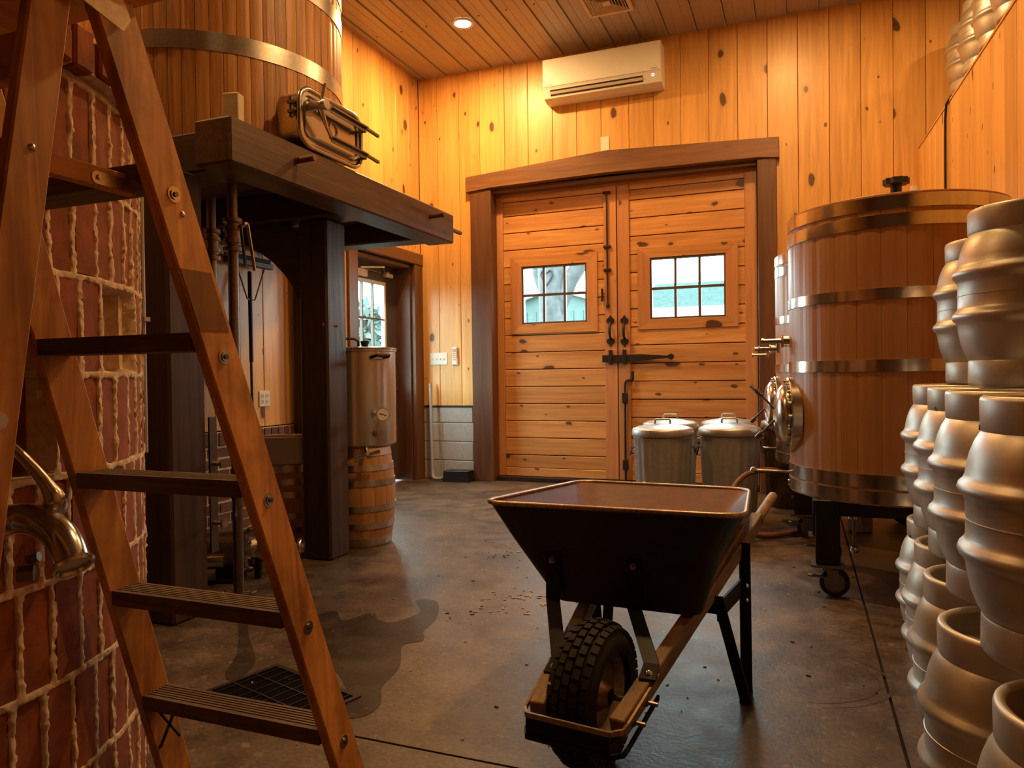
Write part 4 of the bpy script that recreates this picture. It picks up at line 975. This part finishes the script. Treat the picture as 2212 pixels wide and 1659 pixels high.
# dent on the torn can
dn = thing('dust_pan', 'long handled dark dustpan standing on the floor in the room corner', 'dustpan', (-3.50, 6.93, 0))
make('handle', MB().tube([(-.17, .05, 1.02), (-.14, .02, .12)] + cat([(-.138, .015, .10), (-.125, .0, .045), (-.09, -.03, .025), (.0, -.05, .03), (.06, -.045, .065)], 4), .0165, 8), 'pvc', dn, smooth=60)
make('pan', MB().add(loft4((.15, .09), 0, (.135, .08), .10), [(3, 2, 1, 0), (4, 5, 6, 7), (0, 1, 5, 4), (1, 2, 6, 5), (2, 3, 7, 6), (3, 0, 4, 7)]), 'plastic', dn).location = (.17, .01, .002)
make('hood', MB().box((.03, -.07, .102), (.31, .09, .112)), 'plastic', dn, .004)

# ================================================================ WALL FITTINGS
def plate(name, label, cat, loc, rz, w, h, mat='white'):
    t = thing(name, label, cat, loc, rz); make('plate', MB().box((-w / 2, -.007, -h / 2), (w / 2, 0, h / 2)), mat, t, .002); return t
plate('blank_plate', 'blank white cover plate on the pine wall above the barn doors', 'wall plate', (-1.758, YB - .0005, 3.343), 0, .083, .137)
sw = plate('switch_plate', 'white four toggle switch plate on the pine wall left of the barn doors', 'switch', (-3.603, YB - .0005, 1.284), 0, .205, .128)
for i in range(4): make('toggle', MB().box((-.077 + i * .046, -.018, -.012), (-.066 + i * .046, -.007, .008)), 'white', sw, .002)
rm = thing('remote_control', 'white handheld remote control in a wall cradle beside the switch plate', 'remote', (-3.405, YB - .0005, 1.314))
make('body', MB().box((-.026, -.026, -.095), (.026, -.004, .088)), 'white', rm, .005); make('cradle', MB().box((-.031, -.022, -.10), (.031, 0, -.03)), 'white', rm, .003)
make('display', MB().box((-.018, -.0275, .035), (.018, -.0262, .07)), 'pvc', rm)
for i in range(2):
    for j in range(4): make('button', MB().box((-.014 + i * .016, -.0285, .015 - j * .022), (-.003 + i * .016, -.0262, .026 - j * .022)), 'pvc', rm)
ot = plate('outlet_plate', 'ivory double outlet plate on the pine wall above the brick wainscot', 'outlet', (XL + .0005, 4.535, .944), PI / 2, .118, .118)
for i in (-1, 1):
    for j in (-1, 1):
        r_ = make('receptacle', MB().prism(rrect(i * .026 - .016, i * .026 + .016, j * .022 - .015, j * .022 + .015, .006, 3), XZ, -.0085, -.007), 'beige', ot)
        make('slot', MB().box((i * .026 - .007, -.0092, j * .022 - .004), (i * .026 - .005, -.0084, j * .022 + .006)).box((i * .026 + .005, -.0092, j * .022 - .004), (i * .026 + .007, -.0084, j * .022 + .006)), 'plastic', r_)
# mini split
AC = thing('air_conditioner', 'white wall mounted air conditioner near the ceiling above the doors', 'air conditioner', (-1.745, YB - .001, 3.775))
aw = .573; f = -.217
prof = [(0, .0), (-.10, .0), (-.175, .02), (f + .005, .108), (f, .114), (f, .385), (f + .012, .39), (0, .39)]
make('body', MB().prism(prof, YZ, -aw, aw), 'ac_white', AC, .003)
make('front_panel', MB().box((-aw + .004, f - .006, .118), (aw - .004, f - .0005, .384)), 'ac_white', AC, .003)
sl = Vector((0, (f + .005) - (-.175), .108 - .02)).normalized(); nn = Vector((0, -sl.z, sl.y))
def sp(x, t, h): 
    q = Vector((0, -.175, .02)) + sl * t + nn * h; return (x, q.y, q.z)
L_ = ((f + .005 + .175) ** 2 + .088 ** 2) ** .5
make('air_slot', MB().hex([sp(-aw + .07, .02, -.004), sp(aw - .17, .02, -.004), sp(aw - .17, L_ - .018, -.004), sp(-aw + .07, L_ - .018, -.004), sp(-aw + .07, .02, .0015), sp(aw - .17, .02, .0015), sp(aw - .17, L_ - .018, .0015), sp(-aw + .07, L_ - .018, .0015)]), 'ac_dark', AC)
make('louver', MB().hex([sp(-aw + .072, .035, .002), sp(aw - .172, .035, .002), sp(aw - .172, .06, .012), sp(-aw + .072, .06, .012), sp(-aw + .072, .038, .005), sp(aw - .172, .038, .005), sp(aw - .172, .063, .015), sp(-aw + .072, .063, .015)]), 'ac_white', AC)
q = sp(aw - .075, L_ * .72, .0); ld = MB(); torus(ld, q, tuple(nn), .011, .003, 18, 6); make('indicator', ld, 'led', AC, smooth=60)
def text(name, s, mat, size, parent, mtx):
    c = bpy.data.curves.new(name, 'FONT'); c.body = s; c.size = size; c.extrude = .0004; c.align_x = 'CENTER'; c.align_y = 'CENTER'
    o = bpy.data.objects.new(name, c); COL.objects.link(o); dg_ = bpy.context.evaluated_depsgraph_get()
    me = bpy.data.meshes.new_from_object(o.evaluated_get(dg_)); bpy.data.objects.remove(o); bpy.data.curves.remove(c)
    me.materials.clear(); me.materials.append(M[mat]); o = bpy.data.objects.new(name, me); COL.objects.link(o); o.parent = parent; o.matrix_local = mtx; return o
text('brand_lettering', 'DAIKIN', 'muntin', .021, AC, Matrix.Translation((-aw + .06, f - .0066, .136)) @ Matrix.Rotation(PI / 2, 4, 'X'))
text('model_lettering', 'inverter', 'muntin', .018, AC, Matrix.Translation((aw - .06, f - .0066, .136)) @ Matrix.Rotation(PI / 2, 4, 'X'))
# ceiling lamp and register
lt = thing('recessed_light', 'round glowing recessed light in the ribbed ceiling', 'ceiling light', (-2.81, 6.07, ZC - .002))
make('trim_ring', MB().lathe([(.072, -.004), (.078, -.010), (.098, -.010), (.104, -.002), (.104, .0)], (0, 0, 0), 32), 'white', lt, smooth=50)
make('lens', MB().cyl((0, 0, -.007), (0, 0, -.0025), .075, n=32), 'lamp', lt)
vt = thing('ceiling_register', 'square louvred air register in the ribbed ceiling', 'vent', (-1.52, 6.20, ZC - .001), 0)
make('frame', MB().ring([(-.2, -.2), (.2, -.2), (.2, .2), (-.2, .2)], [(-.165, -.165), (.165, -.165), (.165, .165), (-.165, .165)], XY, -.022, -.001), 'beige', vt, .003)
make('backing', MB().box((-.165, -.165, -.006), (.165, .165, -.001)), 'ac_dark', vt)
for k in range(4):
    R_ = Matrix.Rotation(k * PI / 2, 3, 'Z')
    for i in range(5):
        d_ = .045 + i * .024; w_ = d_ - .004
        p = [R_ @ Vector(q) for q in ((-w_, -d_, -.006), (w_, -d_, -.006), (w_ + .012, -d_ - .014, -.024), (-w_ - .012, -d_ - .014, -.024), (-w_, -d_ + .002, -.006), (w_, -d_ + .002, -.006), (w_ + .012, -d_ - .011, -.024), (-w_ - .012, -d_ - .011, -.024))]
        make('louver', MB().hex(p), 'beige', vt)
make('centre_plate', MB().box((-.035, -.035, -.02), (.035, .035, -.012)), 'beige', vt)
cb = thing('cable', 'black cable hanging down the right pine wall from the loft edge', 'cable', (wr_x(5.97) - .012, 5.97, 0))
make('run', MB().tube([(-.0, 0, .1), (0, -.0, 2.6), (0, -.01, 2.86), (-.0, -.05, 2.95), (.02, -.12, 2.985), (.1, -.15, 2.985)], .0085, 8), 'plastic', cb, smooth=60)

# ================================================================ OAK TANKS ON CASTER FRAMES
def tank(label, loc, rz, lod):
    R, n = .508, 30
    T_ = thing('oak_tank', label, 'tank', loc, rz)
    staves(T_, stave_mb(R, .045, n, .475, 1.885, .0006, None, 1, 4), n, 'tank')
    make('bottom', MB().cyl((0, 0, .49), (0, 0, .53), R - .046, n=64), 'tank', T_)
    make('lid', MB().cyl((0, 0, 1.860), (0, 0, 1.905), R - .002, n=96), 'tank', T_, .004, smooth=40)
    for z0, z1 in ((1.832, 1.892), (1.752, 1.810), (1.426, 1.476), (1.094, 1.149), (.553, .617), (.483, .541)):
        make('hoop', hoop_mb(R, z0, z1, .0035, 128), 'hoop', T_, smooth=40)
    # frame: three legs with casters
    fm = MB()
    legs = [(-.335, -.345), (-.34, .32), (.30, .35), (.345, -.28)]
    fm.box((-.40, -.39, .40), (.40, -.30, .474)); fm.box((-.40, .28, .40), (.40, .37, .474)); fm.box((-.39, -.30, .41), (-.29, .28, .47)); fm.box((.29, -.30, .41), (.39, .28, .47))
    make('frame', fm, 'black', T_, .004)
    cst = None
    for (lx, ly) in legs:
        make('leg', MB().box((lx - .055, ly - .055, .165), (lx + .055, ly + .055, .476)), 'black', T_, .004)
        pl = MB().box((lx - .075, ly - .075, .150), (lx + .075, ly + .075, .162)); pl.cyl((lx, ly, .128), (lx, ly, .150), .035, n=14)
        for s_ in (-1, 1): pl.prism([(lx - .012 + 0, .135), (lx + .05, .135), (lx + .045, .06), (lx + .02, .05)], XZ, ly + s_ * .03 - .003, ly + s_ * .03 + .003)
        pl.tube([(lx - .01, ly - .045, .10), (lx - .09, ly - .05, .108)], .008, 6)
        cs = make('caster', pl, 'darksteel', T_)
        make('wheel', MB().lathe([(.02, -.018), (.052, -.021), (.066, -.019), (.070, -.012), (.070, .012), (.066, .019), (.052, .021), (.02, .018)], (lx + .03, ly, .0705), 28, (0, 1, 0)), 'rubber', cs, smooth=40)
        make('hub', MB().lathe([(.0, -.024), (.022, -.022), (.048, -.0205), (.050, -.0185)], (lx + .03, ly, .0705), 20, (0, 1, 0)), 'darksteel', cs, smooth=40)
    # round manway with a bolted flange on the side, facing the barn doors' left
    ma = math.radians(189)
    ax = Vector((math.cos(ma), math.sin(ma), 0)); c0 = ax * (R - .03) + Vector((0, 0, .872))
    mw = make('manway_flange', MB().lathe([(.14, .0), (.195, .0), (.195, .045), (.19, .05), (.15, .05)], c0, 40, tuple(ax)), 'steel', T_, smooth=40)
    tv = Vector((-ax.y, ax.x, 0))
    for i in range(16):
        a = 2 * PI * i / 16; p = c0 + tv * (.175 * math.cos(a)) + Vector((0, 0, .175 * math.sin(a)))
        make('bolt', MB().cyl(p + ax * .05, p + ax * .066, .009, n=6), 'steel', mw)
    dr_ = make('manway_door', MB().lathe([(.155, .052), (.155, .075), (.12, .10), (.06, .112), (0, .115)], c0, 40, tuple(ax)), 'steel', T_, smooth=60)
    for sg, up_ in ((1, .9), (-1, -.5)):
        p = c0 + ax * .11 + Vector((0, 0, .03 * sg)); q = p + ax * .075 + tv * -.04 + Vector((0, 0, .085 * sg))
        make('wing_lever', MB().tube([p, q], .006, 8).cyl(q - (q - p).normalized() * .02, q + (q - p).normalized() * .02, .014, n=10), 'darksteel', dr_, smooth=50)
    # sampling valve
    va = math.radians(183); av = Vector((math.cos(va), math.sin(va), 0)); p = av * R + Vector((0, 0, 1.262))
    sv = MB().cyl(p - av * .02, p + av * .03, .028, n=16).cyl(p + av * .03, p + av * .13, .016, n=12).cyl(p + av * .13, p + av * .14, .020, n=12)
    torus(sv, p + av * .035, av, .028, .008, 18, 6); sv.cyl(p + av * .05 - Vector((0, 0, .04)), p + av * .15 - Vector((0, 0, .04)), .009, n=8).cyl(p + av * .055 - Vector((0, 0, .06)), p + av * .055 + Vector((0, 0, 0)), .010, n=8).cyl(p + av * .15 - Vector((0, 0, .04)), p + av * .158 - Vector((0, 0, .04)), .018, n=8)
    make('sample_valve', sv, 'steel', T_, smooth=40)
    # racking outlet under the tank
    p = Vector((-.28, -.18, .47)) 
    rv = MB().cyl((-.33, .10, .485), (-.52, .10, .485), .018, n=12).cyl((-.50, .10, .50), (-.50, .10, .55), .014, n=10).tube([(-.505, .10, .545), (-.68, .08, .55)], .007, 6)
    rv.lathe([(0, -.02), (.015, -.013), (.02, 0), (.015, .013), (0, .02)], (-.70, .08, .55), 14)
    make('outlet_valve', rv, 'steel', T_, smooth=40)
    dv = MB().cyl((-.20, -.05, .40), (-.20, -.05, .33), .030, n=14).cyl((-.20, -.05, .345), (-.20, -.05, .365), .042, n=14).tube([(-.20, -.09, .33), (-.20, -.10, .20)], .008, 6)
    dv.lathe([(0, -.022), (.018, -.014), (.023, 0), (.018, .014), (0, .022)], (-.20, -.10, .18), 14)
    make('drain_valve', dv, 'steel', T_, smooth=40)
    kb = MB().cyl((.03, .16, 1.905), (.03, .16, 2.085), .028, n=16)
    kb.prism([(.03 + (.066 if i % 2 == 0 else .055) * math.cos(i * PI / 10), .16 + (.066 if i % 2 == 0 else .055) * math.sin(i * PI / 10)) for i in range(20)], XY, 2.085, 2.118)
    make('pressure_knob', kb, 'plastic', T_, .002)
    make('bung', MB().cyl((.135, .28, 1.905), (.135, .28, 2.095), .022, .025, 16), 'white', T_, smooth=40)
    return T_
t1 = tank('large oak tank with polished steel hoops on casters, nearest to the kegs', (.452, 4.25, 0), 0, 0)
t2_ = dup(t1, (.345, 5.57, 0), 0, 'second oak tank mostly hidden behind the nearer oak tank')
hs = thing('rubber_hose', 'brown rubber hose looping from the far oak tank to the floor', 'hose', (-.2, 4.95, 0))
make('run', MB().tube(cat([(.12, .40, .40), (-.0, .28, .44), (-.14, .14, .42), (-.22, .02, .33), (-.24, -.02, .22), (-.18, .0, .10), (-.06, .1, .03), (.1, .25, .022), (.3, .45, .022)]), .018, 10), 'copper', hs, smooth=60)
ck = thing('concrete_block', 'grey hollow concrete block tilted on the floor behind the oak tank frame', 'block', (.375, 5.55, .075), .5)
make('body', MB().ring([(-.06, -.074), (.06, -.074), (.06, .074), (-.06, .074)], [(-.03, -.045), (.03, -.045), (.03, .045), (-.03, .045)], XZ, -.05, .05), 'cmu', ck, .004)

# ================================================================ KEGS
def keg(label, loc, rz=0.0, group=None):
    K_ = thing('keg', label, 'keg', loc, rz, group)
    r = .165
    make('body', MB().lathe([(0, .055), (.12, .058), (.158, .070), (.172, .095), (.183, .125), (.190, .160), (.192, .180), (.196, .190), (.204, .198), (.2075, .208), (.204, .218), (.196, .226), (.192, .236), (.1918, .262), (.1918, .267), (.1918, .2685), (.1938, .2695), (.1938, .2715), (.1918, .2725), (.1918, .274), (.1918, .280), (.192, .306), (.196, .316), (.204, .324), (.2075, .334), (.204, .344), (.196, .352), (.192, .362), (.190, .378), (.184, .405), (.175, .430), (.164, .449), (.156, .458), (.12, .468), (.05, .474), (0, .475)], (0, 0, 0), 64), 'keg', K_, smooth=60)
    make('top_chime', MB().lathe([(r - .012, .452), (r - .002, .450), (r, .454), (r + .001, .512), (r - .001, .519), (r - .006, .5225), (r - .013, .522), (r - .019, .518), (r - .020, .512), (r - .014, .506), (r - .012, .47)], (0, 0, 0), 64, None, True), 'keg_rim', K_, smooth=50)
    make('bottom_chime', MB().lathe([(r - .012, .078), (r - .002, .078), (r, .074), (r + .001, .012), (r - .003, .003), (r - .010, .0), (r - .016, .004), (r - .013, .02)], (0, 0, 0), 64, None, True), 'keg_rim', K_, smooth=50)
    vv = make('valve', MB().lathe([(.036, .47), (.036, .497), (.034, .502), (.038, .505), (.037, .509), (.028, .509), (.026, .503), (0, .502)], (0, 0, 0), 32), 'steel', K_, smooth=40)
    h0 = make('drain_hole', MB().cyl((r - .001, 0, .457), (r + .0016, 0, .457), .006, n=10), 'plastic', K_)
    for k in (1, 2): inst('drain_hole', h0, K_, (0, 0, 0), (0, 0, k * 2.094))
    return K_
kg = 'steel kegs stacked along the right wall'
k0 = keg('nearest keg on the floor, cut by the right frame edge with its open rim showing', (.475, 1.485, 0), .3, kg)
for i, (x, y, lb) in enumerate(((.455, 1.925, 'second nearest keg on the floor, with its valve showing inside the rim'), (.487, 2.365, 'third nearest keg of the floor row under the stack'), (.52, 2.80, 'fourth nearest keg of the floor row under the stack'), (.55, 3.24, 'farthest keg of the floor row, beside the oak tank'))):
    dup(k0, (x, y, 0), i * 1.7 + .4, lb)
Z2 = .5235
for i, (x, y, lb) in enumerate(((.505, 1.73, 'nearest keg of the middle tier, largest keg in view'), (.515, 2.18, 'second nearest keg of the middle tier'), (.538, 2.63, 'third nearest keg of the middle tier'), (.552, 3.07, 'farthest keg of the middle tier, in front of the oak tank'))):
    dup(k0, (x, y, Z2), i * 1.3 + .9, lb)
dup(k0, (.635, 2.55, 2 * Z2), .6, 'nearer of the two kegs on the top tier of the stack')
dup(k0, (.675, 3.17, 2 * Z2), 2.2, 'farther of the two kegs on the top tier, against the oak tank')
lg = 'kegs standing on the loft above the right wall'
ZL = 2.781
names = ['farthest', 'second farthest', 'third farthest', 'fourth farthest']
for i in range(4):
    for t in range(2):
        c = dup(k0, (1.305 + (.02 * i if t == 0 else .012 * i), 6.81 - .425 * i, ZL + t * Z2), i + t * .7, '%s keg of the %s tier on the loft' % (names[i], ('lower', 'upper')[t])); c['group'] = lg

# ================================================================ WHEELBARROW
W = thing('wheelbarrow', 'black wheelbarrow with red tray inside and wooden handles, wheel towards the viewer', 'wheelbarrow', (-.5, 2.5, 0))
GR, GL = Vector((-.104, 3.172, .600)), Vector((-.659, 3.314, .600)); FR_, FL_ = Vector((-.432, 1.79, .215)), Vector((-.652, 1.815, .215))
def hl(t, s): return (FL_ + (GL - FL_) * t) if s < 0 else (FR_ + (GR - FR_) * t)
for s_ in (-1, 1):
    a, b = hl(0, s_), hl(.84, s_); dd = (b - a).normalized(); u = dd.cross(Vector((0, 0, 1))).normalized() * .0205; v = u.cross(dd).normalized() * .026
    h = make('handle', MB().bar(a, b, u, v), 'handle', W, .003, world=True)
    mb = MB().tube([hl(.83, s_), hl(.86, s_), hl(.97, s_), hl(.99, s_), hl(1.0, s_)], [.026, .0195, .019, .0175, .008], 12); make('grip', mb, 'handle', h, world=True, smooth=60)
# tray: rim, inside and outside skins, rounded corners
def ring_pts(c, r, n=6):      # four corners -> rounded loop
    P = []
    for i in range(4):
        p, a, b = Vector(c[i]), Vector(c[i - 1]), Vector(c[(i + 1) % 4])
        e, f_ = p + (a - p).normalized() * r, p + (b - p).normalized() * r
        for k in range(n + 1):
            t = k / n; P.append(e * (1 - t) ** 2 + p * 2 * t * (1 - t) + f_ * t * t)
    return P
rim = [(-.985, 2.215, .680), (-.150, 2.215, .680), (-.195, 3.115, .622), (-.915, 3.155, .622)]
mid = [(-.90, 2.225, .56), (-.215, 2.215, .56), (-.245, 3.01, .575), (-.865, 3.05, .575)]
bot = [(-.750, 2.245, .375), (-.275, 2.225, .375), (-.295, 2.79, .50), (-.745, 2.83, .50)]
def shrink(c, d): 
    m_ = sum((Vector(p) for p in c), Vector()) / 4; return [tuple(Vector(p) + (m_ - Vector(p)).normalized() * d + Vector((0, 0, d * .25))) for p in c]
def skin(cs, rs):
    mb = MB(); rings = [ring_pts(c, r) for c, r in zip(cs, rs)]; n = len(rings[0])
    for R_ in rings: mb.v += [tuple(p) for p in R_]
    for k in range(len(rings) - 1):
        for i in range(n): mb.f.append((k * n + i, k * n + (i + 1) % n, (k + 1) * n + (i + 1) % n, (k + 1) * n + i))
    mb.f.append(tuple(range((len(rings) - 1) * n, len(rings) * n))); return mb, rings[0]
so, r0 = skin([rim, mid, bot], [.10, .09, .05]); make('tray', so, 'tray_out', W, world=True, smooth=50)
si, _ = skin([shrink(rim, .006), shrink(mid, .008), shrink(bot, .008)], [.10, .09, .05]); make('tray_lining', si, 'tray_in', W, world=True, smooth=50)
make('tray_rim', MB().tube([p + Vector((0, 0, .002)) for p in r0] + [r0[0] + Vector((0, 0, .002)), r0[1] + Vector((0, 0, .002))], .0085, 8, False), 'tray_rim', W, world=True, smooth=60)
# wheel
ax = Vector((.985, -.17, 0)).normalized(); wc = Vector((-.548, 2.005, .200))
prof = []
for k in range(13):
    a = -PI * .62 + 2 * PI * .62 * k / 12; prof.append((.140 + .056 * math.cos(a), .066 * math.sin(a)))
ty = make('tyre', MB().lathe(prof, wc, 48, tuple(ax)), 'rubber', W, world=True, smooth=60)
fwd = Vector((0, 0, 1)).cross(ax).normalized(); lug = MB()
for row in range(36):
    for c_ in range(5):
        a = 2 * PI * (row + (.5 if c_ % 2 else 0)) / 36; l = (c_ - 2) * .0235; rr = .140 + .056 * math.cos(math.asin(max(-1, min(1, l / .066)))) + .003
        e = Vector((0, 0, 1)) * math.cos(a) + fwd * math.sin(a); tg = -Vector((0, 0, 1)) * math.sin(a) + fwd * math.cos(a); tilt = e + ax * (l / .066 * .5); tilt.normalize()
        side = (ax - tilt * ax.dot(tilt)).normalized()
        lug.obox(wc + ax * l + e * rr, side * .0095, tg * .0125, tilt * .0055)
make('tread_lug', lug, 'rubber', W, world=True)['kind'] = 'stuff'
rw = .031
make('wheel_rim', MB().lathe([(.022, -.05), (.03, -.045), (.05, -.012), (.095, -.018), (.112, -.040), (.122, -.044), (.122, .044), (.112, .040), (.095, .018), (.05, .012), (.03, .045), (.022, .05)], wc, 32, tuple(ax)), 'handle' if False else 'tray_rim', W, world=True, smooth=40)
make('axle', MB().cyl(wc - ax * .135, wc + ax * .135, .008, n=10), 'darksteel', W, world=True)
for s_ in (-1, 1):
    make('axle_bracket', MB().bar(wc + ax * .118 * s_ + Vector((0, 0, -.02)), wc + ax * .118 * s_ + Vector((0, 0, .045)), ax * .003, fwd * .02), 'black', W, world=True)
# nose guard: two bent flat bars round the wheel with bolts
for dz in (.012, -.045):
    pts = [hl(.13, -1) + Vector((-.024, 0, dz)), hl(0, -1) + Vector((-.026, -.02, dz)), hl(0, -1) + Vector((-.012, -.052, dz)), hl(0, 1) + Vector((-.005, -.060, dz)), hl(0, 1) + Vector((.024, -.035, dz)), hl(.0, 1) + Vector((.028, .0, dz)), hl(.14, 1) + Vector((.022, 0, dz))]
    mb = MB()
    for a, b in zip(pts[:-1], pts[1:]): mb.bar(a, b, (0, 0, .0065), ((b - a).cross(Vector((0, 0, 1)))).normalized() * .0035)
    make('nose_guard', mb, 'tray_rim' if dz > 0 else 'black', W, world=True)
make('nose_plate', MB().bar(hl(0, -1) + Vector((-.014, -.049, -.017)), hl(0, 1) + Vector((-.006, -.056, -.017)), (0, 0, .024), (0, .0015, 0)), 'black', W, world=True)
for t in (.03, .085):
    p = hl(t, 1) + Vector((.018, 0, -.008)); make('bolt', MB().cyl(p, p + Vector((.035, -.003, -.002)), .006, n=8).cyl(p, p + Vector((.009, 0, 0)), .012, n=6), 'tray_rim', W, world=True)
# front braces from the tray down to the handles
for s_, xt, px in ((-1, -.742, -.655), (1, -.475, -.43)):
    b_ = hl(.155 if s_ > 0 else .12, s_); top = Vector((-.737 if s_ < 0 else -.478, 2.222, .512)); bt = b_ + Vector((-.004 * s_, 0, .028))
    mid_ = Vector((top.x + (.004 if s_ < 0 else .0), top.y - .015, .40))
    mb = MB().bar(top + Vector((0, -.006, .02)), Vector((top.x, 2.212, .39)), (.022, 0, 0), (0, .003, 0)).bar(Vector((top.x, 2.212, .39)), bt, (.022, 0, 0), (0, .003, 0)).bar(bt, bt + Vector((0, -.07, -.016)), (.022, 0, 0), (0, 0, .003))
    make('front_brace', mb, 'black', W, world=True)
    make('bolt', MB().lathe([(0, .010), (.008, .008), (.012, 0)], bt + Vector((0, -.045, -.008)), 14, (0, 0, 1)), 'steel', W, world=True, smooth=60)
    make('bolt', MB().cyl(top, top + Vector((0, -.03, 0)), .006, n=8).cyl(top + Vector((0, -.006, 0)), top + Vector((0, -.014, 0)), .011, n=6), 'tray_rim', W, world=True)
# legs
for s_ in (-1, 1):
    a = hl(.66, s_) + Vector((.028 * s_, 0, .03)); foot = Vector((a.x + .01 * s_, a.y - .105, .012)); c_ = hl(.46, s_) + Vector((.028 * s_, 0, -.01))
    make('leg', MB().bar(a, foot, (.019, 0, 0), (0, .006, 0)).bar(foot + Vector((0, .02, 0)), foot + Vector((0, -.07, -.0)), (.019, 0, 0), (0, 0, .010)).bar(foot + Vector((0, -.06, 0)), c_, (.018, 0, 0), (0, .006, 0)), 'black', W, .002, world=True)
    make('leg_bracket', MB().bar((a.x, a.y - .02, .36), (c_.x, c_.y + .02, .325), (.004, 0, 0), (0, 0, .03)), 'black', W, world=True)
    for k in (.36, .31): make('bolt', MB().lathe([(0, .009), (.007, .007), (.010, 0)], (a.x + .0085 * 1, a.y - .045, k), 12, (1, 0, 0)), 'steel', W, world=True, smooth=60)
make('cross_brace', MB().bar((-.60, 2.58, .30), (-.26, 2.56, .30), (0, .003, 0), (0, 0, .018)), 'black', W, world=True)
make('wedge', MB().bar(hl(.42, 1) + Vector((-.005, 0, .03)), hl(.74, 1) + Vector((-.02, -.02, .035)), (.016, 0, 0), (0, 0, .013)), 'handle', W, world=True)

# ================================================================ SMALL THINGS ON THE FLOOR
def chips(name, label, boxes, mat, cat):
    mb = MB()
    for (x0, x1, y0, y1, n, s) in boxes:
        for _ in range(n):
            x, y, a, l = random.uniform(x0, x1), random.uniform(y0, y1), random.uniform(0, 6.3), s * random.uniform(.4, 1.4)
            d_ = Vector((math.cos(a), math.sin(a), 0)); n_ = Vector((-d_.y, d_.x, 0)); mb.obox((x, y, .0022), d_ * l, n_ * l * .35, (0, 0, .0012))
    o = make(name, mb, mat); tag(o, label, cat, kind='stuff'); return o
chips('wood_chips', 'pale wood chips and grain husks scattered over the concrete floor', [(-1.9, .2, 1.5, 4.5, 110, .006), (-1.5, -1.1, 3.1, 3.5, 26, .010), (-1.9, -1.3, 4.2, 5.0, 14, .014), (-1.35, -1.0, 3.3, 3.5, 20, .009)], 'chip', 'debris')
chips('dirt_crumbs', 'dark crumbs of dirt scattered over the concrete floor', [(-2.1, .3, 1.5, 5.5, 90, .007), (-1.9, -1.2, 4.0, 5.0, 40, .008)], 'joint', 'debris')

def scuff(name, label, c, r, a0, a1, w):
    P = [(c[0] + (r + w * math.sin(PI * i / 30)) * math.cos(a0 + (a1 - a0) * i / 30), c[1] + .85 * (r + w * math.sin(PI * i / 30)) * math.sin(a0 + (a1 - a0) * i / 30)) for i in range(31)]
    Q = [(c[0] + r * math.cos(a0 + (a1 - a0) * i / 30), c[1] + .85 * r * math.sin(a0 + (a1 - a0) * i / 30)) for i in range(31)]
    o = make(name, MB().prism(P + Q[::-1], XY, .0, .0008), 'scuff'); tag(o, label, 'scuff mark'); return o
M['scuff'] = concrete('rubber_scuff', 0.55, 0.5)
scuff('tyre_scuff', 'dark curved tyre scuff on the floor left of the saw cut, outer arc', (-.05, 2.86), .335, -1.25, .95, .014)
scuff('tyre_scuff', 'fainter inner arc of the tyre scuff on the floor', (-.05, 2.86), .295, -1.35, .7, .009)
